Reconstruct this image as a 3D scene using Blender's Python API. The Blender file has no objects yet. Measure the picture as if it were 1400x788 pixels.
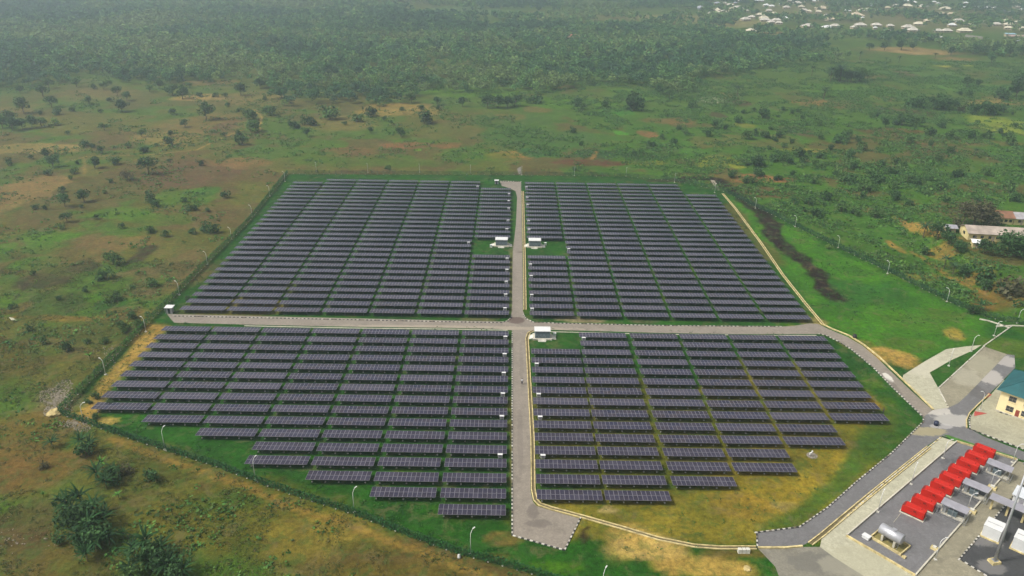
import bpy, math, random
import numpy as np
from mathutils import Vector, Matrix
random.seed(7)
RNG = np.random.default_rng(11)
scene = bpy.context.scene
COL = scene.collection
PI = math.pi

# ------------------------------------------------------------------ camera
F_PX, PITCH, YAW, ROLL = 1071.2, 0.425248, 0.002993, 0.016501
CAM = np.array([0.166, -208.953, 111.942])
_f = np.array([math.sin(YAW)*math.cos(PITCH), math.cos(YAW)*math.cos(PITCH), -math.sin(PITCH)])
_r = np.cross(_f, [0, 0, 1]); _r /= np.linalg.norm(_r)
_u = np.cross(_r, _f)
_c, _s = math.cos(ROLL), math.sin(ROLL)
CR, CU, CF = _c*_r+_s*_u, -_s*_r+_c*_u, _f
cd = bpy.data.cameras.new("camera"); cam = bpy.data.objects.new("camera", cd); COL.objects.link(cam)
cd.sensor_width = 36; cd.lens = F_PX/1400*36; cd.clip_start = 1; cd.clip_end = 30000
m = Matrix(((CR[0], CU[0], -CF[0], CAM[0]), (CR[1], CU[1], -CF[1], CAM[1]), (CR[2], CU[2], -CF[2], CAM[2]), (0, 0, 0, 1)))
cam.matrix_world = m
scene.camera = cam

# ------------------------------------------------------------------ sky, sun, exposure
SUN_EL, SUN_AZ = math.radians(52), math.radians(256)      # azimuth clockwise from north (+Y)
w = bpy.data.worlds.new("World"); scene.world = w; w.use_nodes = True
nt = w.node_tree
bg = nt.nodes["Background"]; bg.inputs[1].default_value = 0.15
sky = nt.nodes.new("ShaderNodeTexSky"); sky.sky_type = 'NISHITA'; sky.sun_disc = False
sky.sun_elevation = SUN_EL; sky.sun_rotation = SUN_AZ
sky.dust_density = 6.0; sky.air_density = 1.0; sky.ozone_density = 1.0; sky.altitude = 100
# overcast: the blue of the clear sky is greyed by the thin cloud sheet
hs = nt.nodes.new("ShaderNodeHueSaturation"); hs.inputs['Saturation'].default_value = 0.22
nt.links.new(sky.outputs[0], hs.inputs['Color']); nt.links.new(hs.outputs[0], bg.inputs[0])
sl = bpy.data.lights.new("sun", 'SUN'); sl.energy = 3.2; sl.angle = math.radians(7); sl.color = (1, .95, .87)
so = bpy.data.objects.new("sun", sl); COL.objects.link(so)
sd = Vector((math.sin(SUN_AZ)*math.cos(SUN_EL), math.cos(SUN_AZ)*math.cos(SUN_EL), math.sin(SUN_EL)))
so.rotation_euler = sd.to_track_quat('Z', 'Y').to_euler(); so.location = (0, 0, 300)
scene.view_settings.view_transform = 'Standard'; scene.view_settings.look = 'None'
scene.view_settings.exposure = 0.06; scene.view_settings.gamma = 1
scene.cycles.max_bounces = 5; scene.cycles.diffuse_bounces = 2; scene.cycles.glossy_bounces = 2
scene.cycles.volume_bounces = 1; scene.cycles.transmission_bounces = 2
scene.cycles.caustics_reflective = False; scene.cycles.caustics_refractive = False
scene.cycles.use_denoising = True

# ------------------------------------------------------------------ noise, colour, survey helpers
def lin(c, k=1.0):
    c = np.asarray(c, float)/255
    return np.where(c <= .04045, c/12.92, ((c+.055)/1.055)**2.4)*k
def _hash(ix, iy, seed):
    h = (ix.astype(np.int64)*374761393 + iy.astype(np.int64)*668265263 + seed*1442695041) & 0xffffffff
    h = ((h ^ (h >> 13))*1274126177) & 0xffffffff
    return ((h ^ (h >> 16)) & 0xffff)/65535.0
def vnoise(x, y, seed=0):
    ix, iy = np.floor(x), np.floor(y); fx, fy = x-ix, y-iy
    fx = fx*fx*(3-2*fx); fy = fy*fy*(3-2*fy)
    a, b, c, d = _hash(ix, iy, seed), _hash(ix+1, iy, seed), _hash(ix, iy+1, seed), _hash(ix+1, iy+1, seed)
    return (a*(1-fx)+b*fx)*(1-fy)+(c*(1-fx)+d*fx)*fy
def fbm(x, y, scale, seed=0, octv=4):
    x = np.asarray(x, float)/scale; y = np.asarray(y, float)/scale
    t = 0; a = 1; s = 0
    for o in range(octv):
        t = t+a*vnoise(x+o*17.3, y-o*9.1, seed+o); s += a; a *= .55; x = x*2.03; y = y*2.03
    return t/s
def sstep(a, b, x):
    t = np.clip((x-a)/(b-a), 0, 1); return t*t*(3-2*t)
def G0(px, py, z=0.0):                    # survey: where a sight line of the photograph meets height z
    d = CF+(px-700)/F_PX*CR-(py-394)/F_PX*CU
    return CAM+(z-CAM[2])/d[2]*d
def poly_sdf(x, y, P):                    # signed distance, positive inside
    P = np.asarray(P); n = len(P); d = np.full(np.shape(x), 1e18); ins = np.zeros(np.shape(x), bool)
    for i in range(n):
        ax, ay = P[i]; bx, by = P[(i+1) % n]
        ex, ey = bx-ax, by-ay; t = np.clip(((x-ax)*ex+(y-ay)*ey)/(ex*ex+ey*ey+1e-9), 0, 1)
        d = np.minimum(d, (x-ax-t*ex)**2+(y-ay-t*ey)**2)
        c = ((ay > y) != (by > y)) & (x < (bx-ax)*(y-ay)/(by-ay+1e-12)+ax); ins ^= c
    return np.where(ins, 1, -1)*np.sqrt(d)
def line_dist(x, y, P):
    d = np.full(np.shape(x), 1e18)
    for i in range(len(P)-1):
        ax, ay = P[i]; bx, by = P[i+1]
        ex, ey = bx-ax, by-ay; t = np.clip(((x-ax)*ex+(y-ay)*ey)/(ex*ex+ey*ey+1e-9), 0, 1)
        d = np.minimum(d, (x-ax-t*ex)**2+(y-ay-t*ey)**2)
    return np.sqrt(d)
def W(pts):                               # list of sight points to ground points
    return [tuple(G0(*p)[:2]) for p in pts]
# raised terrace with the farm buildings on the right
TER = W([(1243, 300), (1240, 318), (1262, 343), (1312, 376), (1352, 408), (1375, 432), (1420, 445)])+[(420, -10), (420, 330), tuple(G0(1300, 250)[:2])]
def height(x, y):
    x = np.asarray(x, float); y = np.asarray(y, float)
    h = 4.5*sstep(-1, 9, poly_sdf(x, y, TER))
    far = sstep(330, 900, y)
    return h+far*(fbm(x, y, 160, 5, 3)-.5)*7
def G(px, py):                            # meets the terrain
    z = 0.0
    for _ in range(6):
        p = G0(px, py, z); z = float(height(p[0], p[1]))
    p = G0(px, py, z); return p
def scale_at(p): return F_PX/float(np.dot(np.asarray(p)-CAM, CF))    # pixels of the 1400 px photo per metre
def proj(p):
    d = np.asarray(p)-CAM; z = d@CF
    return 700+F_PX*(d@CR)/z, 394-F_PX*(d@CU)/z

# ------------------------------------------------------------------ materials
def new_mat(name):
    mt = bpy.data.materials.new(name); mt.use_nodes = True
    n = mt.node_tree; b = n.nodes["Principled BSDF"]
    return mt, n, b
def nd(n, typ, **kw):
    x = n.nodes.new(typ)
    for k, v in kw.items():
        setattr(x, k, v)
    return x
def mixc(n, fac, a, b, blend='MIX'):
    x = nd(n, 'ShaderNodeMix', data_type='RGBA', blend_type=blend)
    for s, v in ((x.inputs[0], fac), (x.inputs[6], a), (x.inputs[7], b)):
        if hasattr(v, 'is_linked') or hasattr(v, 'links'): n.links.new(v, s)
        elif isinstance(v, (int, float)): s.default_value = v
        else: s.default_value = (v[0], v[1], v[2], 1)
    return x.outputs[2]
def noise(n, scale, detail=4, rough=.55, coord='Object', dist=0):
    tc = nd(n, 'ShaderNodeTexCoord'); t = nd(n, 'ShaderNodeTexNoise')
    t.inputs['Scale'].default_value = scale; t.inputs['Detail'].default_value = detail
    t.inputs['Roughness'].default_value = rough; t.inputs['Distortion'].default_value = dist
    n.links.new(tc.outputs[coord], t.inputs['Vector']); return t.outputs[0]
def ramp(n, src, lo, hi, a=0., b=1.):
    r = nd(n, 'ShaderNodeMapRange'); r.clamp = True
    n.links.new(src, r.inputs[0]); r.inputs[1].default_value = lo; r.inputs[2].default_value = hi
    r.inputs[3].default_value = a; r.inputs[4].default_value = b; return r.outputs[0]
def bump(n, b, src, strength, dist):
    bp = nd(n, 'ShaderNodeBump'); bp.inputs['Strength'].default_value = strength; bp.inputs['Distance'].default_value = dist
    n.links.new(src, bp.inputs['Height']); n.links.new(bp.outputs[0], b.inputs['Normal'])
def simple(name, col, rough=.7, metal=0., var=.25, nscale=.8, spec=.3, bmp=0.):
    mt, n, b = new_mat(name)
    c = np.asarray(col, float)
    f = ramp(n, noise(n, nscale, 5, .6), .3, .7)
    o = mixc(n, f, tuple(c*(1-var)), tuple(np.minimum(c*(1+var), .95)))
    n.links.new(o, b.inputs['Base Color']); b.inputs['Roughness'].default_value = rough
    b.inputs['Metallic'].default_value = metal; b.inputs['Specular IOR Level'].default_value = spec
    if bmp: bump(n, b, noise(n, nscale*6, 3), bmp, .05)
    return mt
def pave(name, col, stains=(), rough=.85, var=.22, nscale=.12, fine=2.5, crack=False):
    """weathered paving; stains = (x, y, rx, ry, colour, strength) with real outlines on the ground"""
    mt, n, b = new_mat(name); c = np.asarray(col, float)
    f1 = ramp(n, noise(n, nscale, 6, .6, dist=.4), .32, .68); f2 = ramp(n, noise(n, fine, 4, .7), .3, .7)
    o = mixc(n, f1, tuple(c*(1-var)), tuple(np.minimum(c*(1+var), .9)))
    o = mixc(n, f2, tuple(c*.72), o); f4 = ramp(n, noise(n, .9, 9, .8, dist=.6), .50, .62, 0, .6); o = mixc(n, f4, o, tuple(np.minimum(c*1.25, .85)))
    f3 = ramp(n, noise(n, .30, 9, .78, dist=1.0), .52, .64, 0, .55)
    o = mixc(n, f3, o, tuple(c*.55))
    if stains:
        tc = nd(n, 'ShaderNodeTexCoord'); sep = nd(n, 'ShaderNodeSeparateXYZ'); n.links.new(tc.outputs['Object'], sep.inputs[0])
        wob = ramp(n, noise(n, .35, 5, .7, dist=.6), 0, 1, -1.5, 1.5)
        for (x, y, rx, ry, sc, st) in stains:
            def ax(out, c0, r0):
                s = nd(n, 'ShaderNodeMath', operation='SUBTRACT'); n.links.new(out, s.inputs[0]); s.inputs[1].default_value = c0
                d = nd(n, 'ShaderNodeMath', operation='DIVIDE'); n.links.new(s.outputs[0], d.inputs[0]); d.inputs[1].default_value = r0
                q = nd(n, 'ShaderNodeMath', operation='MULTIPLY'); n.links.new(d.outputs[0], q.inputs[0]); n.links.new(d.outputs[0], q.inputs[1]); return q.outputs[0]
            s = nd(n, 'ShaderNodeMath', operation='ADD'); n.links.new(ax(sep.outputs[0], x, rx), s.inputs[0]); n.links.new(ax(sep.outputs[1], y, ry), s.inputs[1])
            s2 = nd(n, 'ShaderNodeMath', operation='ADD'); n.links.new(s.outputs[0], s2.inputs[0]); n.links.new(wob, s2.inputs[1])
            o = mixc(n, ramp(n, s2.outputs[0], .7, 1.15, st, 0), o, tuple(sc))
    n.links.new(o, b.inputs['Base Color']); b.inputs['Roughness'].default_value = rough; b.inputs['Specular IOR Level'].default_value = .25
    bump(n, b, noise(n, 3, 5, .7), .4, .05)
    return mt
def foliage(name, rough=.7, k=1.0):
    mt, n, b = new_mat(name)
    a = nd(n, 'ShaderNodeAttribute', attribute_name='Col')
    ri = nd(n, 'ShaderNodeObjectInfo')
    f = ramp(n, ri.outputs['Random'], 0, 1, .75, 1.2)
    g = nd(n, 'ShaderNodeNewGeometry'); f2 = ramp(n, g.outputs['Random Per Island'], 0, 1, .72, 1.28)
    mm = nd(n, 'ShaderNodeMath', operation='MULTIPLY'); n.links.new(f, mm.inputs[0]); n.links.new(f2, mm.inputs[1])
    h = nd(n, 'ShaderNodeHueSaturation'); n.links.new(a.outputs['Color'], h.inputs['Color']); n.links.new(mm.outputs[0], h.inputs['Value'])
    n.links.new(h.outputs[0], b.inputs['Base Color']); b.inputs['Roughness'].default_value = rough; b.inputs['Specular IOR Level'].default_value = .15
    tr = nd(n, 'ShaderNodeBsdfTranslucent'); n.links.new(h.outputs[0], tr.inputs[0])
    mx = nd(n, 'ShaderNodeMixShader'); mx.inputs[0].default_value = .22
    out = n.nodes['Material Output']; n.links.new(b.outputs[0], mx.inputs[1]); n.links.new(tr.outputs[0], mx.inputs[2]); n.links.new(mx.outputs[0], out.inputs[0])
    return mt

M = {}
def glass_mat():
    mt, n, b = new_mat('panel_glass')
    g = nd(n, 'ShaderNodeNewGeometry'); r = g.outputs['Random Per Island']
    o = mixc(n, ramp(n, r, .0, 1.), (.014, .014, .036), (.034, .024, .032))
    ri = nd(n, 'ShaderNodeObjectInfo')
    o = mixc(n, ramp(n, ri.outputs['Random'], 0, 1, 0, .5), o, (.020, .024, .065))
    # dust film gathers in soft patches on the glass
    dst = ramp(n, noise(n, .35, 5, .6), .35, .75, .0, .15)
    ad = nd(n, 'ShaderNodeMath', operation='ADD'); n.links.new(dst, ad.inputs[0]); n.links.new(ramp(n, ri.outputs['Random'], .55, 1, 0, .22), ad.inputs[1])
    o = mixc(n, ad.outputs[0], o, (.12, .10, .10))
    n.links.new(o, b.inputs['Base Color']); b.inputs['Roughness'].default_value = .14
    b.inputs['IOR'].default_value = 1.42; b.inputs['Specular IOR Level'].default_value = .30
    return mt
M['glass'] = glass_mat()
M['frame'] = simple('aluminium_frame', (.22, .21, .235), .5, .2, .08)
M['under'] = simple('panel_backsheet', (.10, .10, .11), .7, 0, .1)
M['steel'] = simple('galvanised_steel', (.42, .43, .44), .45, .6, .15)
M['darksteel'] = simple('shade_darkened_steel_post', (.16, .16, .16), .6, .4, .15)  # leg steel coloured darker to put the shade under the tables into it
M['concrete'] = simple('concrete', (.48, .45, .36), .9, 0, .2, .9, bmp=.3)
M['footing'] = simple('footing_concrete', (.55, .53, .46), .9, 0, .2)
M['wallcream'] = simple('cream_painted_block', (.50, .41, .20), .85, 0, .45, .9, bmp=.2)
M['white'] = simple('white_paint', (.62, .62, .60), .5, 0, .08)
M['kwhite'] = simple('kerb_white_paint', (.50, .48, .42), .7, 0, .25, 2)
M['kblack'] = simple('kerb_black_paint', (.035, .035, .033), .7, 0, .3, 2)
M['cabinet'] = simple('cabinet_grey_blue', (.22, .27, .29), .5, 0, .1)
M['louvre'] = simple('louvre_dark', (.10, .13, .14), .5, 0, .1)
M['red'] = simple('red_enamel', (.47, .011, .004), .55, 0, .16, .9, .25)
M['darkred'] = simple('dark_red_grille', (.18, .01, .006), .6, 0, .2)
M['black'] = simple('black_rubber', (.02, .02, .02), .6, 0, .2)
M['greymetal'] = simple('grey_sheet_roof', (.40, .385, .42), .5, .3, .16, .5)
M['tank'] = simple('silver_tank_paint', (.46, .46, .48), .38, .5, .12, .6, .5)
M['teal'] = simple('teal_roof_sheet', (.014, .085, .092), .5, 0, .25, .4)
M['creamwall'] = simple('cream_render', (.80, .67, .38), .85, 0, .08, .4)
M['window'] = simple('window_glass', (.03, .035, .04), .15, 0, .2, 1, .6)
M['rust'] = simple('rusty_sheet_roof', (.24, .12, .07), .8, 0, .35, .4)
M['oldroof'] = simple('weathered_sheet_roof', (.36, .30, .25), .8, 0, .3, .35)
M['housewall'] = simple('house_plaster', (.40, .33, .22), .9, 0, .3, .2)
M['bark'] = simple('bark', (.12, .09, .06), .9, 0, .3, 2)
M['stem'] = simple('banana_stem', (.16, .14, .05), .8, 0, .3, 2)
M['vine'] = foliage('fence_creeper')
M['leaf'] = foliage('foliage')
M['mesh'] = simple('green_fence_wire', (.03, .09, .04), .6, 0, .2)
M['skin'] = simple('skin', (.12, .06, .035), .6, 0, .05)
M['shirt'] = simple('white_shirt', (.7, .7, .7), .8, 0, .05)
M['trousers'] = simple('dark_trousers', (.03, .03, .05), .8, 0, .1)
M['darkcloth'] = simple('dark_overalls', (.03, .025, .03), .8, 0, .1)
M['stone'] = simple('pale_stone', (.22, .19, .14), .9, 0, .3, 3)
def roofvar(i, c): 
    return simple('roof_sheet_%s' % i, c, .6, .1, .18, .25)
M['roofs'] = [roofvar('cream', (.70, .63, .47)), roofvar('pale', (.60, .55, .47)), roofvar('tan', (.62, .52, .36)), roofvar('bright', (.85, .84, .80)), roofvar('grey', (.36, .37, .42)), roofvar('redbrown', (.34, .14, .09))]

# ------------------------------------------------------------------ mesh helpers
class MB:
    def __init__(s): s.v = []; s.f = []; s.m = []; s.mats = []
    def mi(s, mat):
        if mat not in s.mats: s.mats.append(mat)
        return s.mats.index(mat)
    def face(s, pts, mat):
        k = len(s.v); s.v += [tuple(map(float, p)) for p in pts]; s.f.append(tuple(range(k, k+len(pts)))); s.m.append(s.mi(mat))
    def box(s, x0, x1, y0, y1, z0, z1, mat, T=None, taper=0.):
        t = taper
        c = [(x0, y0, z0), (x1, y0, z0), (x1, y1, z0), (x0, y1, z0), (x0+t, y0+t, z1), (x1-t, y0+t, z1), (x1-t, y1-t, z1), (x0+t, y1-t, z1)]
        if T: c = [T(p) for p in c]
        k = len(s.v); s.v += [tuple(map(float, p)) for p in c]
        for q in ((3, 2, 1, 0), (4, 5, 6, 7), (0, 1, 5, 4), (1, 2, 6, 5), (2, 3, 7, 6), (3, 0, 4, 7)):
            s.f.append(tuple(k+i for i in q)); s.m.append(s.mi(mat))
    def tube(s, pts, r, mat, n=8, cap=True):
        pts = [Vector(p) for p in pts]
        rs = r if isinstance(r, (list, tuple)) else [r]*len(pts)
        k = len(s.v); prev = None
        for i, p in enumerate(pts):
            d = (pts[min(i+1, len(pts)-1)]-pts[max(i-1, 0)]).normalized()
            a = d.orthogonal().normalized() if prev is None else (prev-d*prev.dot(d)).normalized()
            prev = a; b = d.cross(a)
            for j in range(n):
                t = 2*PI*j/n; q = p+(a*math.cos(t)+b*math.sin(t))*rs[i]; s.v.append(tuple(q))
        mi = s.mi(mat)
        for i in range(len(pts)-1):
            for j in range(n):
                s.f.append((k+i*n+j, k+i*n+(j+1) % n, k+(i+1)*n+(j+1) % n, k+(i+1)*n+j)); s.m.append(mi)
        if cap:
            s.f.append(tuple(k+j for j in range(n))[::-1]); s.m.append(mi)
            s.f.append(tuple(k+(len(pts)-1)*n+j for j in range(n))); s.m.append(mi)
    def mesh(s, name):
        me = bpy.data.meshes.new(name); me.from_pydata(s.v, [], s.f)
        for mt in s.mats: me.materials.append(mt)
        me.polygons.foreach_set('material_index', s.m); me.update(); return me
    def build(s, name, parent=None, loc=None, smooth=False):
        me = s.mesh(name)
        if smooth: me.polygons.foreach_set('use_smooth', [True]*len(me.polygons))
        return link(name, me, parent, loc)
def link(name, me, parent=None, loc=None):
    o = bpy.data.objects.new(name, me); COL.objects.link(o)
    if parent is not None: o.parent = parent
    if loc is not None: o.location = loc
    return o
def tag(o, label=None, cat=None, group=None, kind=None):
    if label: o['label'] = label
    if cat: o['category'] = cat
    if group: o['group'] = group
    if kind: o['kind'] = kind
    return o
def empty(name, loc=(0, 0, 0), rz=0):
    o = bpy.data.objects.new(name, None); COL.objects.link(o); o.location = loc; o.rotation_euler = (0, 0, rz)
    o.empty_display_size = .5; return o
def copy_tree(o, parent=None, kids=None):
    c = o.copy(); COL.objects.link(c)
    if parent is not None: c.parent = parent
    for ch in (kids.get(o, []) if kids is not None else list(o.children)): copy_tree(ch, c, kids)
    return c
def kids_of(o):
    d = {}
    def go(x):
        d[x] = list(x.children)
        for y in d[x]: go(y)
    go(o); return d
ONES = 'zeroth first second third fourth fifth sixth seventh eighth ninth tenth eleventh twelfth thirteenth fourteenth fifteenth sixteenth seventeenth eighteenth nineteenth'.split()
def ordn(n):
    if n < 20: return ONES[n]
    T = {2: 'twent', 3: 'thirt', 4: 'fort', 5: 'fift', 6: 'sixt', 7: 'sevent', 8: 'eight', 9: 'ninet'}
    return T[n//10]+'ieth' if n % 10 == 0 else T[n//10]+'y-'+ONES[n % 10]
def npmesh(name, V, quads=None, tris=None, mats=(), col=None, smooth=False):
    me = bpy.data.meshes.new(name)
    F = quads if quads is not None else tris; k = F.shape[1]
    me.vertices.add(len(V)); me.vertices.foreach_set('co', np.ascontiguousarray(V, np.float32).ravel())
    me.loops.add(F.size); me.loops.foreach_set('vertex_index', np.ascontiguousarray(F, np.int32).ravel())
    me.polygons.add(len(F)); me.polygons.foreach_set('loop_start', np.arange(0, F.size, k, dtype=np.int32))
    me.polygons.foreach_set('loop_total', np.full(len(F), k, np.int32))
    if smooth: me.polygons.foreach_set('use_smooth', np.ones(len(F), bool))
    for mt in mats: me.materials.append(mt)
    me.update(calc_edges=True)
    if col is not None:
        a = me.color_attributes.new('Col', 'FLOAT_COLOR', 'POINT')
        c = np.ones((len(V), 4), np.float32); c[:, :3] = col; a.data.foreach_set('color', c.ravel())
    return me
def leaves(C, S, colr, rng, upbias=.3, aspect=.75):
    """quads of size S at centres C with random orientations -> V, F, colours"""
    n = len(C); nrm = rng.normal(size=(n, 3)); nrm /= np.linalg.norm(nrm, axis=1)[:, None]
    nrm[:, 2] = np.abs(nrm[:, 2])+upbias; nrm /= np.linalg.norm(nrm, axis=1)[:, None]
    a = rng.normal(size=(n, 3)); a -= (a*nrm).sum(1)[:, None]*nrm; a /= np.linalg.norm(a, axis=1)[:, None]
    b = np.cross(nrm, a); S = np.asarray(S)[:, None]*.5
    V = np.empty((n, 4, 3)); V[:, 0] = C-a*S; V[:, 1] = C-b*S*aspect; V[:, 2] = C+a*S; V[:, 3] = C+b*S*aspect
    return V.reshape(-1, 3), np.arange(4*n).reshape(n, 4), np.repeat(colr, 4, 0)

# ================================================================== THE SETTING
KG = .74      # albedo of the ground relative to the tone list below
G1, G2, DG = (72, 114, 22), (72, 98, 30), (32, 58, 22)
OL, DRY, BR, DB = (94, 96, 44), (138, 122, 76), (98, 78, 56), (52, 42, 38)
YG, SAND, TAN = (118, 124, 44), (196, 172, 108), (118, 98, 64)
FENCE = [(81, 566), (151, 494), (211, 434), (285.7, 358.6), (340, 304), (393, 238), (700, 239.5), (855, 241.5), (925, 248), (989, 262), (1060, 296), (1136, 334), (1215, 372), (1297, 413), (1349, 434), (1393, 443), (1440, 455)]
COMP = [(81, 566), (151, 494), (211, 434), (285.7, 358.6), (340, 304), (393, 238), (700, 239.5), (855, 241.5), (925, 248), (989, 262), (1060, 296), (1136, 334), (1215, 372), (1297, 413), (1349, 434), (1420, 450), (1500, 640), (1300, 830), (860, 830), (720, 783), (623, 756.6), (550, 730), (484.5, 704), (399, 677), (289, 636), (225.7, 616), (144.7, 589)]
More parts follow.
